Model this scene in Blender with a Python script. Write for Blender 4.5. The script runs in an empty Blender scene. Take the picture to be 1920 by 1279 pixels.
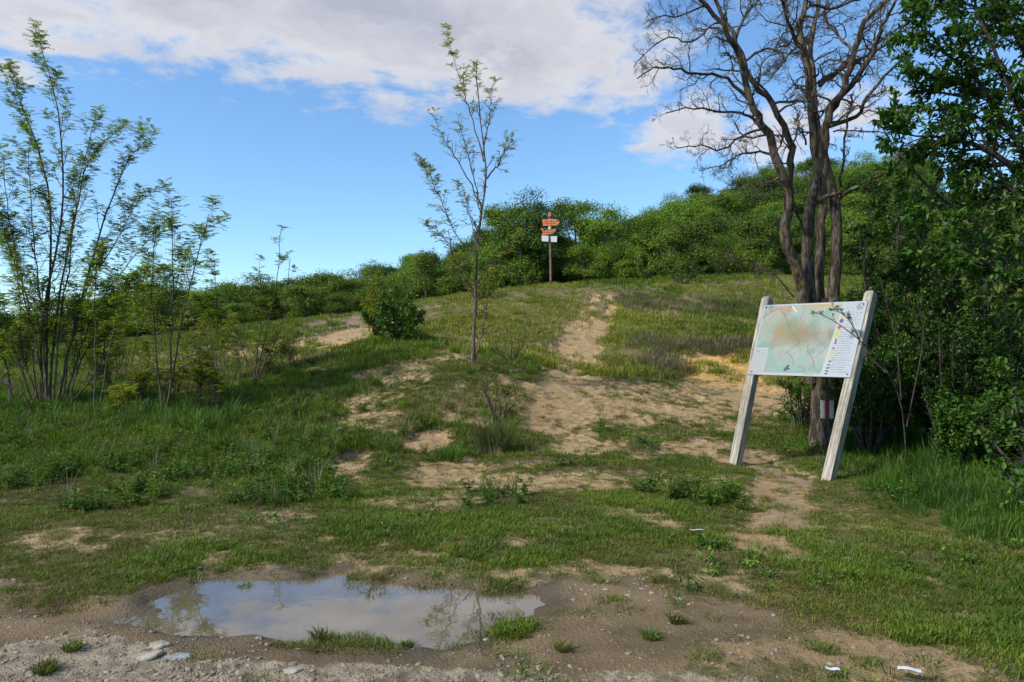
import bpy, math, random
import numpy as np
from mathutils import Vector

R = math.radians
C = bpy.context.scene.collection
S = bpy.context.scene

# ------------------------------------------------------------------ camera
F, CX, CY, EYE = 1300.0, 960.0, 639.5, 1.6
cam = bpy.data.cameras.new('camera'); camo = bpy.data.objects.new('camera', cam); C.objects.link(camo)
cam.sensor_fit = 'HORIZONTAL'; cam.sensor_width = 36; cam.lens = F / 1920 * 36
cam.clip_start = 0.05; cam.clip_end = 6000
camo.location = (0, 0, EYE); camo.rotation_euler = (R(90), 0, 0)
S.camera = camo

# ------------------------------------------------------------------ light
SUN_DIR = Vector((-0.80, -0.42, 0.80)).normalized()
SUN_EL = math.asin(SUN_DIR.z); SUN_ROT = math.atan2(SUN_DIR.x, SUN_DIR.y)
sun = bpy.data.lights.new('sun', 'SUN'); suno = bpy.data.objects.new('sun', sun); C.objects.link(suno)
sun.energy = 2.5; sun.angle = R(6); sun.color = (1.0, 0.93, 0.82)
suno.rotation_euler = SUN_DIR.to_track_quat('Z', 'Y').to_euler(); suno.location = (-20, -10, 30)

S.view_settings.view_transform = 'Standard'; S.view_settings.look = 'None'
S.view_settings.exposure = 1.06; S.view_settings.gamma = 1.0; S.view_settings.use_curve_mapping = False
S.render.resolution_x = 1024; S.render.resolution_y = 682
S.cycles.max_bounces = 6; S.cycles.diffuse_bounces = 3; S.cycles.glossy_bounces = 3
S.cycles.transmission_bounces = 4; S.cycles.transparent_max_bounces = 4
S.cycles.caustics_reflective = False; S.cycles.caustics_refractive = False


class NT:
    """tiny node-tree writer"""
    def __init__(s, nt):
        s.nt = nt; s.n = nt.nodes; s.l = nt.links
    def node(s, t, **kw):
        x = s.n.new(t)
        for k, v in kw.items(): setattr(x, k, v)
        return x
    def put(s, sock, v):
        if isinstance(v, bpy.types.NodeSocket): s.l.new(v, sock)
        else:
            try: sock.default_value = v
            except Exception: sock.default_value = (*v, 1)
    def math(s, op, a, b=0.0, c=None, clamp=False):
        x = s.node('ShaderNodeMath', operation=op, use_clamp=clamp)
        s.put(x.inputs[0], a); s.put(x.inputs[1], b)
        if c is not None: s.put(x.inputs[2], c)
        return x.outputs[0]
    def vmath(s, op, a, b=None):
        x = s.node('ShaderNodeVectorMath', operation=op)
        s.put(x.inputs[0], a)
        if b is not None: s.put(x.inputs[1], b)
        return x.outputs['Value'] if op in ('LENGTH', 'DOT_PRODUCT') else x.outputs[0]
    def mix(s, f, a, b, blend='MIX'):
        x = s.node('ShaderNodeMix', data_type='RGBA', blend_type=blend)
        s.put(x.inputs[0], f); s.put(x.inputs[6], a if isinstance(a, bpy.types.NodeSocket) else (*a, 1))
        s.put(x.inputs[7], b if isinstance(b, bpy.types.NodeSocket) else (*b, 1))
        return x.outputs[2]
    def rng(s, v, a, b, c=0.0, d=1.0, smooth=True):
        x = s.node('ShaderNodeMapRange', interpolation_type='SMOOTHSTEP' if smooth else 'LINEAR')
        s.put(x.inputs[0], v); s.put(x.inputs[1], a); s.put(x.inputs[2], b); s.put(x.inputs[3], c); s.put(x.inputs[4], d)
        return x.outputs[0]
    def noise(s, vec, scale, detail=4, rough=0.55, dist=0.0, color=False):
        x = s.node('ShaderNodeTexNoise')
        if vec is not None: s.put(x.inputs['Vector'], vec)
        x.inputs['Scale'].default_value = scale; x.inputs['Detail'].default_value = detail
        x.inputs['Roughness'].default_value = rough; x.inputs['Distortion'].default_value = dist
        return x.outputs[1 if color else 0]
    def attr(s, name):
        return s.node('ShaderNodeAttribute', attribute_name=name).outputs['Fac']


# ------------------------------------------------------------------ sky
w = bpy.data.worlds.new('World'); S.world = w; w.use_nodes = True
g = NT(w.node_tree); g.n.clear()
sky = g.node('ShaderNodeTexSky', sky_type='NISHITA'); sky.sun_disc = False
sky.sun_elevation = SUN_EL; sky.sun_rotation = SUN_ROT; sky.altitude = 600; sky.air_density = 1.0
sky.dust_density = 0.25; sky.ozone_density = 2.2
tc = g.node('ShaderNodeTexCoord').outputs['Generated']
sep = g.node('ShaderNodeSeparateXYZ'); g.put(sep.inputs[0], tc)
az = g.math('ARCTAN2', sep.outputs[0], sep.outputs[1]); el = g.math('ARCSINE', sep.outputs[2])
ae = g.node('ShaderNodeCombineXYZ'); g.put(ae.inputs[0], az); g.put(ae.inputs[1], el); ae = ae.outputs[0]
zz = g.math('ADD', g.math('MAXIMUM', sep.outputs[2], 0.0), 0.12)
pl = g.node('ShaderNodeCombineXYZ'); g.put(pl.inputs[0], g.math('DIVIDE', sep.outputs[0], zz)); g.put(pl.inputs[1], g.math('DIVIDE', sep.outputs[1], zz))
pl = pl.outputs[0]
field = None
for (bx, by, rx, ry, st) in [(720, 0, 520, 165, 1.15), (980, 90, 260, 110, 1.05), (380, -20, 330, 115, 1.0), (60, 30, 260, 85, .75),
                             (1170, 160, 150, 75, .72), (1290, 240, 110, 75, .86), (1450, 260, 170, 90, .62), (1240, 60, 110, 70, .62),
                             (50, 135, 90, 34, .62), (1600, 210, 120, 60, .6), (560, -160, 900, 200, 1.0), (1120, 120, 120, 60, .8)]:
    a0 = math.atan((bx - CX) / F); e0 = math.atan((CY - by) / math.hypot(F, bx - CX))
    d = g.vmath('SUBTRACT', ae, (a0, e0, 0))
    d = g.vmath('MULTIPLY', d, (F / rx * .95, F / ry * 0.9, 0))
    v = g.rng(g.vmath('LENGTH', d), 1.35, 0.0, 0.0, st, smooth=False)
    field = v if field is None else g.math('MAXIMUM', field, v)
nz1 = g.noise(pl, 2.3, 7, .6, .4); nz2 = g.noise(pl, 9.0, 5, .62, .2)
glob = g.math('MULTIPLY', g.rng(el, R(34), R(50)), g.rng(g.noise(pl, 1.1, 4), .42, .62))
field = g.math('MAXIMUM', field, glob)
dens = g.math('ADD', field, g.math('MULTIPLY', g.math('SUBTRACT', nz1, .5), 1.05))
dens = g.math('ADD', dens, g.math('MULTIPLY', g.math('SUBTRACT', nz2, .5), .75))
cov = g.rng(dens, .26, .62); cov = g.math('MULTIPLY', cov, .93)
thick = g.rng(dens, .45, 1.05)
ccol = g.mix(thick, (3.7, 3.68, 3.75), (2.2, 2.28, 2.65))
ccol = g.mix(g.rng(g.noise(pl, 4.5, 5, .6), .35, .7), ccol, (3.1, 3.1, 3.38))
hor = g.rng(el, R(-2), R(24), .87, .97); hc = g.node('ShaderNodeCombineXYZ'); [g.put(hc.inputs[k], hor) for k in range(3)]
skyc0 = g.mix(1.0, sky.outputs[0], hc.outputs[0], 'MULTIPLY')
skyc = g.mix(1.0, skyc0, (0.75, 0.94, 1.04), 'MULTIPLY')
col = g.mix(cov, skyc, ccol)
bg = g.node('ShaderNodeBackground'); g.put(bg.inputs[0], col); bg.inputs[1].default_value = 0.105
wo = g.node('ShaderNodeOutputWorld'); g.l.new(bg.outputs[0], wo.inputs[0])

# ------------------------------------------------------------------ helpers
def tag(o, label=None, cat=None, group=None, kind=None):
    if label: o['label'] = label
    if cat: o['category'] = cat
    if group: o['group'] = group
    if kind: o['kind'] = kind
    return o

def empty(name, loc, label, cat, group=None, rz=0):
    o = bpy.data.objects.new(name, None); C.objects.link(o); o.location = loc; o.rotation_euler = (0, 0, rz)
    o.empty_display_size = .2
    return tag(o, label, cat, group)

class Buf:
    """collects vertices/faces (quads or tris, padded) for ONE mesh object"""
    def __init__(s): s.v = []; s.f4 = []; s.f3 = []; s.n = 0
    def add(s, v, f):
        v = np.asarray(v, float); f = np.asarray(f, int)
        s.v.append(v); (s.f4 if f.shape[1] == 4 else s.f3).append(f + s.n); s.n += len(v)
    def mesh(s, name, mat, smooth=True):
        v = np.concatenate(s.v) if s.v else np.zeros((0, 3))
        q = np.concatenate(s.f4) if s.f4 else np.zeros((0, 4), int)
        t = np.concatenate(s.f3) if s.f3 else np.zeros((0, 3), int)
        me = bpy.data.meshes.new(name)
        me.vertices.add(len(v)); me.vertices.foreach_set('co', v.astype(np.float32).ravel())
        me.loops.add(q.size + t.size); me.loops.foreach_set('vertex_index', np.concatenate([q.ravel(), t.ravel()]).astype(np.int32))
        me.polygons.add(len(q) + len(t))
        st = np.concatenate([np.arange(len(q)) * 4, q.size + np.arange(len(t)) * 3]).astype(np.int32)
        me.polygons.foreach_set('loop_start', st)
        me.update(calc_edges=True)
        me.polygons.foreach_set('use_smooth', np.full(len(q) + len(t), smooth))
        me.materials.append(mat); me.validate()
        return me
    def build(s, name, mat, parent=None, loc=None, smooth=True):
        me = s.mesh(name, mat, smooth)
        o = bpy.data.objects.new(name, me); C.objects.link(o)
        if parent is not None: o.parent = parent
        if loc is not None: o.location = loc
        return o

def tube(buf, P, rad, sides=6, cap=True):
    P = np.asarray(P, float); n = len(P); rad = np.broadcast_to(np.asarray(rad, float), (n,))
    T = np.gradient(P, axis=0); T /= np.linalg.norm(T, axis=1)[:, None] + 1e-9
    a = np.array([1., 0, 0]) if abs(T[0][0]) < .8 else np.array([0, 1., 0])
    u = np.cross(T[0], a); u /= np.linalg.norm(u)
    V = np.empty((n, sides, 3)); th = np.arange(sides) * 2 * math.pi / sides
    co, si = np.cos(th)[:, None], np.sin(th)[:, None]
    for i in range(n):
        u = u - T[i] * np.dot(u, T[i]); u /= np.linalg.norm(u) + 1e-9
        b = np.cross(T[i], u)
        V[i] = P[i] + rad[i] * (co * u + si * b)
    k = np.arange(sides); k2 = (k + 1) % sides
    fs = [np.stack([i * sides + k, i * sides + k2, (i + 1) * sides + k2, (i + 1) * sides + k], 1) for i in range(n - 1)]
    buf.add(V.reshape(-1, 3), np.concatenate(fs))

def box(buf, c, ax, ay, az_):
    """box from centre and three half-axis vectors"""
    c, ax, ay, az_ = map(lambda q: np.asarray(q, float), (c, ax, ay, az_))
    v = [c + sx * ax + sy * ay + sz * az_ for sz in (-1, 1) for sy in (-1, 1) for sx in (-1, 1)]
    buf.add(v, [[0, 2, 3, 1], [4, 5, 7, 6], [0, 1, 5, 4], [2, 6, 7, 3], [0, 4, 6, 2], [1, 3, 7, 5]])

def unit(a):
    a = np.asarray(a, float); return a / (np.linalg.norm(a, axis=-1, keepdims=True) + 1e-9)

def leaves(buf, P, D, N, L, W, fold=.25, droop=.12):
    """leaf blades: P base, D direction, N up-ish normal, arrays; two quads folded on the midrib"""
    P = np.asarray(P); D = unit(D); n = len(P)
    if n == 0: return
    L = np.broadcast_to(L, (n,))[:, None]; W = np.broadcast_to(W, (n,))[:, None]
    Sd = unit(np.cross(D, N)); Nn = np.cross(Sd, D)
    b = P; tip = P + D * L - Nn * L * droop
    l1 = P + D * L * .3 + Sd * W * .5 + Nn * W * fold; l2 = P + D * L * .68 + Sd * W * .38 + Nn * W * fold * .5 - Nn * L * droop * .4
    r1 = P + D * L * .3 - Sd * W * .5 + Nn * W * fold; r2 = P + D * L * .68 - Sd * W * .38 + Nn * W * fold * .5 - Nn * L * droop * .4
    V = np.stack([b, l1, l2, tip, r2, r1], 1).reshape(-1, 3)
    k = np.arange(n)[:, None] * 6
    buf.add(V, np.concatenate([k + [0, 3, 2, 1], k + [0, 5, 4, 3]]))

rng = np.random.default_rng(7)
random.seed(7)

def hash2(ix, iy, s):
    h = (ix * 374761393 + iy * 668265263 + s * 1442695041) & 0xffffffff
    h = ((h ^ (h >> 13)) * 1274126177) & 0xffffffff
    return ((h ^ (h >> 16)) & 0xffff) / 65535.0

def vnoise(x, y, s=0):
    x = np.asarray(x, float); y = np.asarray(y, float)
    ix = np.floor(x).astype(np.int64); iy = np.floor(y).astype(np.int64); fx = x - ix; fy = y - iy
    fx = fx * fx * fx * (fx * (fx * 6 - 15) + 10); fy = fy * fy * fy * (fy * (fy * 6 - 15) + 10)
    return (hash2(ix, iy, s) * (1 - fx) + hash2(ix + 1, iy, s) * fx) * (1 - fy) + (hash2(ix, iy + 1, s) * (1 - fx) + hash2(ix + 1, iy + 1, s) * fx) * fy

def fbm(x, y, s=0, o=4):
    r = 0; a = .5; x = np.asarray(x, float); y = np.asarray(y, float)
    for i in range(o):
        r = r + a * (vnoise(x, y, s + i * 17) - .5) * 2; a *= .5
        x, y = x * 1.9 + y * .6 + 3.1, y * 1.9 - x * .6 + 7.7
    return r

def sstep(a, b, x):
    t = np.clip((x - a) / (b - a), 0, 1); return t * t * (3 - 2 * t)

# ------------------------------------------------------------------ terrain height
CP = []
def row(Y, pts):
    for px, py in pts: CP.append(((px - CX) / F * Y, Y, EYE - (py - CY) / F * Y))
for Y in (-8, -2, 1, 3, 5, 7, 8.6):
    for X in (-22, -13, -7, -3, 0, 3, 7, 13, 22): CP.append((X, Y, 0.0 if Y < 8 else 0.02))
row(10, [(-300, 825), (0, 828), (300, 833), (600, 842), (900, 845), (1200, 842), (1400, 845), (1600, 850), (1900, 850), (2300, 845)])
row(12, [(-300, 790), (0, 793), (300, 790), (600, 790), (900, 788), (1200, 795), (1450, 800), (1700, 806), (2000, 808), (2400, 800)])
row(14, [(-300, 745), (0, 745), (150, 745), (300, 752), (500, 738), (700, 718), (885, 692), (1050, 728), (1200, 745), (1450, 762), (1700, 770), (2100, 770)])
row(18, [(-300, 715), (100, 712), (300, 712), (500, 698), (700, 660), (900, 652), (1080, 685), (1300, 698), (1450, 700), (1700, 718), (2100, 710)])
row(24, [(-300, 700), (100, 700), (300, 690), (500, 665), (700, 625), (850, 602), (1000, 603), (1120, 615), (1250, 610), (1400, 620), (1700, 650), (2100, 650)])
row(30, [(-400, 685), (0, 675), (300, 650), (500, 628), (700, 598), (850, 574), (1000, 566), (1130, 566), (1300, 560), (1450, 562), (1700, 585), (2100, 590)])
row(37, [(-400, 680), (0, 660), (300, 635), (500, 610), (700, 583), (850, 556), (1000, 536), (1100, 530), (1300, 523), (1480, 520), (1700, 530), (2100, 520)])
for (px, z) in [(-400, -1), (0, .3), (300, 1.6), (500, 2.6), (700, 3.4), (850, 4.2), (1000, 4.9), (1150, 5.0), (1300, 5.2), (1500, 5.6), (1700, 6), (2100, 7)]: CP.append(((px - CX) / F * 47, 47, z))
for (px, z) in [(-400, -5), (0, -2), (300, 1.0), (600, 3.3), (800, 4.2), (1000, 5.8), (1200, 8.6), (1285, 10.2), (1400, 12), (1600, 14), (1800, 14), (2200, 16)]: CP.append(((px - CX) / F * 72, 72, z))
for (px, z) in [(-400, -9), (0, -4), (300, .3), (600, 3.4), (800, 4.8), (1000, 7.8), (1100, 10.2), (1200, 13.6), (1285, 16.0), (1400, 18.0), (1600, 21.6), (1800, 23), (2200, 24)]: CP.append(((px - CX) / F * 100, 100, z))
for Y, k in ((160, .75), (300, .2), (900, 0.0), (2500, 0.0)):
    for (px, z) in [(-600, -14), (0, -12), (500, -2), (900, 7), (1300, 20), (1700, 24), (2300, 26)]:
        CP.append(((px - CX) / F * Y, Y, z * k - (1 - k) * 14))
CP = np.array(CP)
def uv(X, Y):
    Y = np.maximum(Y, -9.0); return np.clip(X / (Y + 14.0), -1.5, 1.5) * 2.2, np.log(Y + 14.0) * 1.6
cu, cv = uv(CP[:, 0], CP[:, 1])
def phi(r2): return r2 * np.log(r2 + 1e-12) * .5
n_ = len(CP); A = np.zeros((n_ + 3, n_ + 3))
A[:n_, :n_] = phi((cu[:, None] - cu) ** 2 + (cv[:, None] - cv) ** 2) + np.eye(n_) * 2e-4
A[:n_, n_:] = np.stack([np.ones(n_), cu, cv], 1); A[n_:, :n_] = A[:n_, n_:].T
WT = np.linalg.solve(A, np.concatenate([CP[:, 2], np.zeros(3)]))
def zbase(X, Y):
    X = np.asarray(X, float); Y = np.asarray(Y, float); sh = X.shape; X = X.ravel(); Y = Y.ravel()
    out = np.empty(len(X))
    for i in range(0, len(X), 20000):
        u, v = uv(X[i:i + 20000], Y[i:i + 20000])
        out[i:i + 20000] = phi((u[:, None] - cu) ** 2 + (v[:, None] - cv) ** 2) @ WT[:n_] + WT[n_] + WT[n_ + 1] * u + WT[n_ + 2] * v
    out = np.where(Y < 7, out * sstep(6, 8, Y), out)
    return out.reshape(sh)

def unproj(px, py, ymax=130):
    Y = np.concatenate([np.arange(2, 12, .04), np.arange(12, ymax, .15)])
    z = EYE - (py - CY) / F * Y; zb = zbase((px - CX) / F * Y, Y)
    i = np.argmax(z < zb)
    if not (z < zb).any(): i = len(Y) - 1
    return np.array([(px - CX) / F * Y[i], Y[i], zb[i]])
def at(px, py, Y): return np.array([(px - CX) / F * Y, Y, EYE - (py - CY) / F * Y])

PUD = [(262, 1130), (290, 1098), (420, 1078), (560, 1080), (640, 1074), (760, 1098), (900, 1104), (1015, 1106), (1036, 1126), (960, 1166), (900, 1190), (810, 1212),
       (700, 1198), (600, 1196), (500, 1178), (360, 1186), (300, 1165)]
PW = np.array([((px - CX) / F * (EYE * F / (py - CY)), EYE * F / (py - CY)) for px, py in PUD])
def poly_sd(X, Y, P):
    X = np.asarray(X); Y = np.asarray(Y); d = np.full(X.shape, 1e9); ins = np.zeros(X.shape, bool)
    for i in range(len(P)):
        a = P[i]; b = P[(i + 1) % len(P)]; e = b - a
        t = np.clip(((X - a[0]) * e[0] + (Y - a[1]) * e[1]) / (e @ e), 0, 1)
        d = np.minimum(d, np.hypot(X - a[0] - t * e[0], Y - a[1] - t * e[1]))
        c = ((a[1] > Y) != (b[1] > Y)) & (X < (b[0] - a[0]) * (Y - a[1]) / (b[1] - a[1] + 1e-12) + a[0])
        ins ^= c
    return np.where(ins, -d, d)

def ell(px, py, rx, ry, st=1.0):
    c0 = unproj(px, py + ry); c1 = unproj(px, py - ry); c = unproj(px, py)
    return (c[0], (c0[1] + c1[1]) / 2, rx / F * c[1], max(abs(c1[1] - c0[1]) / 2, .05), st)
DRY = [ell(*a) for a in [(850, 897, 85, 30), (1020, 902, 120, 20, .9), (790, 940, 90, 20, .55), (648, 868, 42, 20), (800, 820, 46, 20), (690, 790, 60, 14, .6), (1110, 833, 85, 15),
       (1290, 842, 70, 14), (1060, 862, 75, 5), (1440, 872, 66, 30), (1462, 950, 46, 42), (1425, 1022, 70, 30), (1560, 1042, 50, 16, .75), (700, 750, 60, 12, .5),
       (1200, 762, 250, 34, .82), (1390, 745, 120, 40, .95), (1090, 770, 120, 30, .9), (1345, 690, 78, 24), (880, 640, 60, 40, .55), (1100, 700, 80, 50, .6), (1230, 790, 200, 40, .45),
       (610, 648, 105, 30), (620, 612, 95, 20), (790, 579, 60, 7), (300, 692, 130, 20, 1.0), (470, 662, 120, 22, 1.0), (1250, 580, 100, 10, .5), (1120, 560, 60, 30, .35),
       (960, 600, 80, 40, .35), (1300, 900, 130, 20, .5), (400, 1005, 260, 18, .42), (90, 1020, 160, 26, .6), (1260, 985, 30, 10, .6),
       (1500, 1225, 230, 40, .72), (1780, 1245, 150, 34, .62), (1330, 1165, 110, 34, .6), (1430, 1110, 60, 20, .6), (1700, 1160, 90, 14, .6), (1680,1120,60,12,.4), (1830, 1160, 60, 14, .5)]]
def path(pts):
    out = []
    for i in range(len(pts) - 1):
        a, b = pts[i], pts[i + 1]
        for t in np.linspace(0, 1, 7)[:-1]:
            p = unproj(a[0] + (b[0] - a[0]) * t, a[1] + (b[1] - a[1]) * t); wd = (a[2] + (b[2] - a[2]) * t) / F * p[1]
            out.append((p[0], p[1], wd, max(wd, .5 if p[1] > 13 else .2), 1.0))
    return out
DRY += path([(1040, 770, 50), (1072, 700, 36), (1105, 650, 26), (1130, 600, 17), (1146, 572, 10)])
DRY += []
DRY += path([(1420, 860, 34), (1460, 900, 40), (1462, 960, 36), (1420, 1030, 50)])
MUD = [ell(*a) for a in [(650, 1150, 470, 78, 1.0), (1130, 1150, 170, 60, 1.0), (120, 1130, 260, 50, 1.0), (1080, 1250, 240, 60, .8), (300, 1230, 500, 60, .95), (0, 1200, 300, 80, .9), (1500, 1225, 280, 60, .42), (1330, 1165, 130, 40, .6), (1560, 1170, 100, 30, .45)]]
GRAV = [ell(*a) for a in [(250, 1290, 500, 50, 1.0), (60, 1290, 260, 80, .9), (650, 1290, 420, 45, .8), (1100, 1290, 400, 30, .5)]]
OCH = [ell(*a) for a in [(1350, 690, 80, 24, 1.0), (1390, 715, 60, 18, .5), (590, 660, 70, 14, .7), (640, 1150, 1, 1, 0)]]
BRN = [ell(*a) for a in [(1462, 880, 50, 40, .42), (1462, 950, 46, 40, .4), (610, 612, 110, 16, 1.0), (790, 579, 70, 7, 1.0), (300, 690, 120, 10, .4)]]
def mask(X, Y, L, s=3, fr=1.0, amp=.5):
    X = np.asarray(X, float); Y = np.asarray(Y, float)
    n = fbm(X * fr * 1.3, Y * fr * 1.3, s, 5) ; n2 = fbm(X * fr * 5, Y * fr * 5, s + 5, 3)
    m = np.zeros(X.shape)
    for (cx, cy, rx, ry, st) in L:
        near = (np.abs(X - cx) < rx * 2.3) & (np.abs(Y - cy) < ry * 2.3)
        if not near.any(): continue
        d = np.hypot((X[near] - cx) / rx, (Y[near] - cy) / ry)
        v = (1.0 - sstep(.7, 1.35, d + n[near] * amp + n2[near] * amp * .5)) * st
        m[near] = np.maximum(m[near], v)
    return m

STRONG = path([(1035, 785, 66), (1060, 725, 46), (1085, 680, 34), (1110, 640, 26), (1132, 600, 20), (1146, 572, 13), (1130, 545, 8)])
STRONG += path([(1030, 700, 34), (1062, 640, 28), (1085, 600, 22), (1104, 565, 14), (1122, 548, 9)])
STRONG += path([(1420, 860, 34), (1460, 900, 42), (1462, 960, 38), (1420, 1030, 50)])
STRONG += path([(235, 702, 30), (340, 688, 34), (450, 672, 40), (540, 655, 48), (620, 640, 52), (690, 618, 30)])
STRONG += [(ell(*a)) for a in [(605, 645, 95, 26), (655, 635, 60, 26), (560, 670, 85, 20), (615, 612, 85, 14), (1345, 690, 76, 24), (1400, 735, 100, 30), (1240, 765, 150, 10), (850, 895, 72, 26), (1015, 902, 80, 12), (648, 868, 38, 18), (800, 820, 42, 16), (1095, 835, 72, 12), (1295, 842, 55, 12)]]
def bare_mask(X, Y):
    m = mask(X, Y, DRY, 3, 1.0, .8); m = m * (1 - .55 * sstep(.05, .3, fbm(X * 5, Y * 6, 640, 3))); Yc = np.maximum(Y, .5)
    n = fbm(X * 1.0, Y * 1.25, 611, 3) + .75 * fbm(X * 4.2, Y * 4.2, 615, 3) + .35 * fbm(X * 13, Y * 13, 617, 2)
    wgt = sstep(-.52, -.2, X / Yc) * (1 - .45 * sstep(15, 30, Y)) * .60
    wgt = np.maximum(wgt, .48 * (1 - sstep(6.2, 7.2, Y)))
    wgt = wgt * (1 - sstep(-1.2, .2, X - (4.0 + .12 * (Y - 6)))) * (1 - sstep(45, 60, Y))
    return np.maximum(np.maximum(m, mask(X, Y, STRONG, 4, 1.0, .7)), sstep(.02, .52, n) * wgt)

def relief(X, Y):
    far = sstep(8, 30, Y) * (1 - sstep(120, 400, Y))
    z = fbm(X * 1.1, Y * 1.1, 21, 3) * (.018 + .045 * sstep(6.5, 10, Y) * (1 - far)) * (1 + 2 * far) + fbm(X * .35, Y * .35, 31, 3) * (.03 * sstep(6, 9, Y) + .16 * far)
    z = z + fbm(X * 6, Y * 6, 41, 3) * .008
    b = bare_mask(X, Y)
    z = z - .09 * b * sstep(6.5, 9, Y) * (1 + far * 1.2) + .03 * b * np.abs(fbm(X * 3.2, Y * 3.2, 42, 3)) * sstep(6, 9, Y) 
    z = z + .06 * sstep(-.1, .5, fbm(X * .9, Y * .9, 77, 3)) * sstep(8, 10, Y) * (1 - b) * (1 - sstep(14, 30, Y))
    # tyre track from the left towards the puddle
    a = np.array([-3.9, 4.3]); e = np.array([-1.75, 3.95]) - a; t = ((X - a[0]) * e[0] + (Y - a[1]) * e[1]) / (e @ e)
    dd = np.hypot(X - a[0] - np.clip(t, -2, 1) * e[0], Y - a[1] - np.clip(t, -2, 1) * e[1])
    z = z - .03 * np.exp(-(dd / .09) ** 2) + .012 * np.exp(-((dd - .17) / .06) ** 2) + np.sin(t * 130) * .006 * np.exp(-(dd / .09) ** 2)
    return z
def ground_z(X, Y):
    X = np.asarray(X, float); Y = np.asarray(Y, float)
    z = zbase(X, Y) + relief(X, Y)
    near = sstep(-.9, -.0, -np.hypot((X + .9) / 2.4, (Y - 4.2) / 1.5) + 1.0)
    sd = poly_sd(X, Y, PW) - .05 + fbm(X * 3.3, Y * 3.3, 55, 4) * .20 + fbm(X * 11, Y * 11, 56, 2) * .09
    z = z + np.where(near > 0, -.075 * (1 - sstep(-.25, .10, sd)) + .004 * sstep(0, .12, sd) * (1 - sstep(.2, .7, sd)), 0)
    return z
def gz(x, y): return float(ground_z(np.array([x]), np.array([y]))[0])
def on(px, py):
    p = unproj(px, py); return np.array([p[0], p[1], gz(p[0], p[1])])

# ------------------------------------------------------------------ materials
def mat(name):
    m = bpy.data.materials.new(name); m.use_nodes = True; t = NT(m.node_tree); t.n.clear()
    out = t.node('ShaderNodeOutputMaterial'); p = t.node('ShaderNodeBsdfPrincipled')
    t.l.new(p.outputs[0], out.inputs[0]); return m, t, p, out

def bump(t, h, strength, dist):
    b = t.node('ShaderNodeBump'); t.put(b.inputs['Height'], h); b.inputs['Strength'].default_value = strength
    b.inputs['Distance'].default_value = dist; return b.outputs[0]

def leaf_mat(name, c1, c2, c3=None, transl=.35, rough=.5, tint=.35, scale=2.0):
    """c1 darker, c2 lighter, c3 odd (yellowish); varies in space and from plant to plant"""
    c1 = (c1[0] * 1.4, c1[1] * 1.45, c1[2] * .8); c2 = (c2[0] * 1.4, c2[1] * 1.5, c2[2] * .8); c3 = c3 and (c3[0] * 1.3, c3[1] * 1.3, c3[2] * .8)
    m, t, p, out = mat(name)
    geo = t.node('ShaderNodeNewGeometry'); oi = t.node('ShaderNodeObjectInfo')
    n = t.noise(geo.outputs['Position'], scale, 3, .6)
    isl = geo.outputs['Random Per Island']
    f = t.math('ADD', t.math('MULTIPLY', n, .8), t.math('MULTIPLY', t.math('SUBTRACT', isl, .5), .7))
    f = t.math('ADD', f, t.math('MULTIPLY', t.math('SUBTRACT', oi.outputs['Random'], .5), tint))
    c = t.mix(t.rng(f, .1, .75), c1, c2)
    if c3: c = t.mix(t.rng(isl, .8, .98, 0, .75), c, c3)
    t.put(p.inputs['Base Color'], c); p.inputs['Roughness'].default_value = rough
    p.inputs['Specular IOR Level'].default_value = .3
    tr = t.node('ShaderNodeBsdfTranslucent'); t.put(tr.inputs[0], t.mix(1.0, c, (1.25, 1.35, .5), 'MULTIPLY'))
    mx = t.node('ShaderNodeMixShader'); mx.inputs[0].default_value = transl
    t.l.new(p.outputs[0], mx.inputs[1]); t.l.new(tr.outputs[0], mx.inputs[2]); t.l.new(mx.outputs[0], out.inputs[0])
    return m

def bark_mat(name, c1, c2, lichen=None, scale=8):
    m, t, p, out = mat(name)
    tc = t.node('ShaderNodeTexCoord').outputs['Object']
    mp = t.node('ShaderNodeMapping'); t.put(mp.inputs[0], tc); mp.inputs['Scale'].default_value = (1, 1, .22)
    n = t.noise(mp.outputs[0], scale * 2.2, 6, .65, .6)
    n2 = t.noise(tc, 3, 4)
    c = t.mix(t.rng(n, .43, .58), c1, c2); c = t.mix(t.rng(n2, .35, .7, 0, .45), c, tuple(x * .6 for x in c1))
    if lichen: c = t.mix(t.rng(t.noise(tc, 2.4, 5, .7), .57, .68, 0, .75), c, lichen)
    t.put(p.inputs['Base Color'], c); p.inputs['Roughness'].default_value = .9; p.inputs['Specular IOR Level'].default_value = .2
    t.put(p.inputs['Normal'], bump(t, n, 1.0, .045 if lichen else .02))
    return m

M = {}
M['wood_leaf'] = leaf_mat('woodland_leaf', (.024, .052, .009), (.10, .165, .022), (.14, .18, .03), .22, .5, .9, .6)
M['wood_leaf_light'] = leaf_mat('light_woodland_leaf', (.035, .06, .010), (.11, .155, .024), (.15, .165, .03), .25, .5, .6, .5)
M['locust_leaf'] = leaf_mat('locust_leaf', (.075, .11, .03), (.15, .19, .05), (.19, .19, .05), .55)
M['yellow_leaf'] = leaf_mat('young_yellow_leaf', (.09, .11, .018), (.19, .20, .034), (.26, .19, .05), .45)
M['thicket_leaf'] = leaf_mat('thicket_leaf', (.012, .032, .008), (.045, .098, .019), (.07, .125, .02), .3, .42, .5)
M['cherry_leaf'] = leaf_mat('glossy_leaf', (.018, .048, .012), (.047, .105, .022), (.085, .15, .028), .36, .55, .4)
M['bush_leaf'] = leaf_mat('bush_leaf', (.022, .055, .012), (.065, .13, .024), (.12, .16, .05), .3, .42)
M['bark_dead'] = bark_mat('dead_tree_bark', (.038, .029, .021), (.165, .13, .095), (.17, .12, .018))
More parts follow.
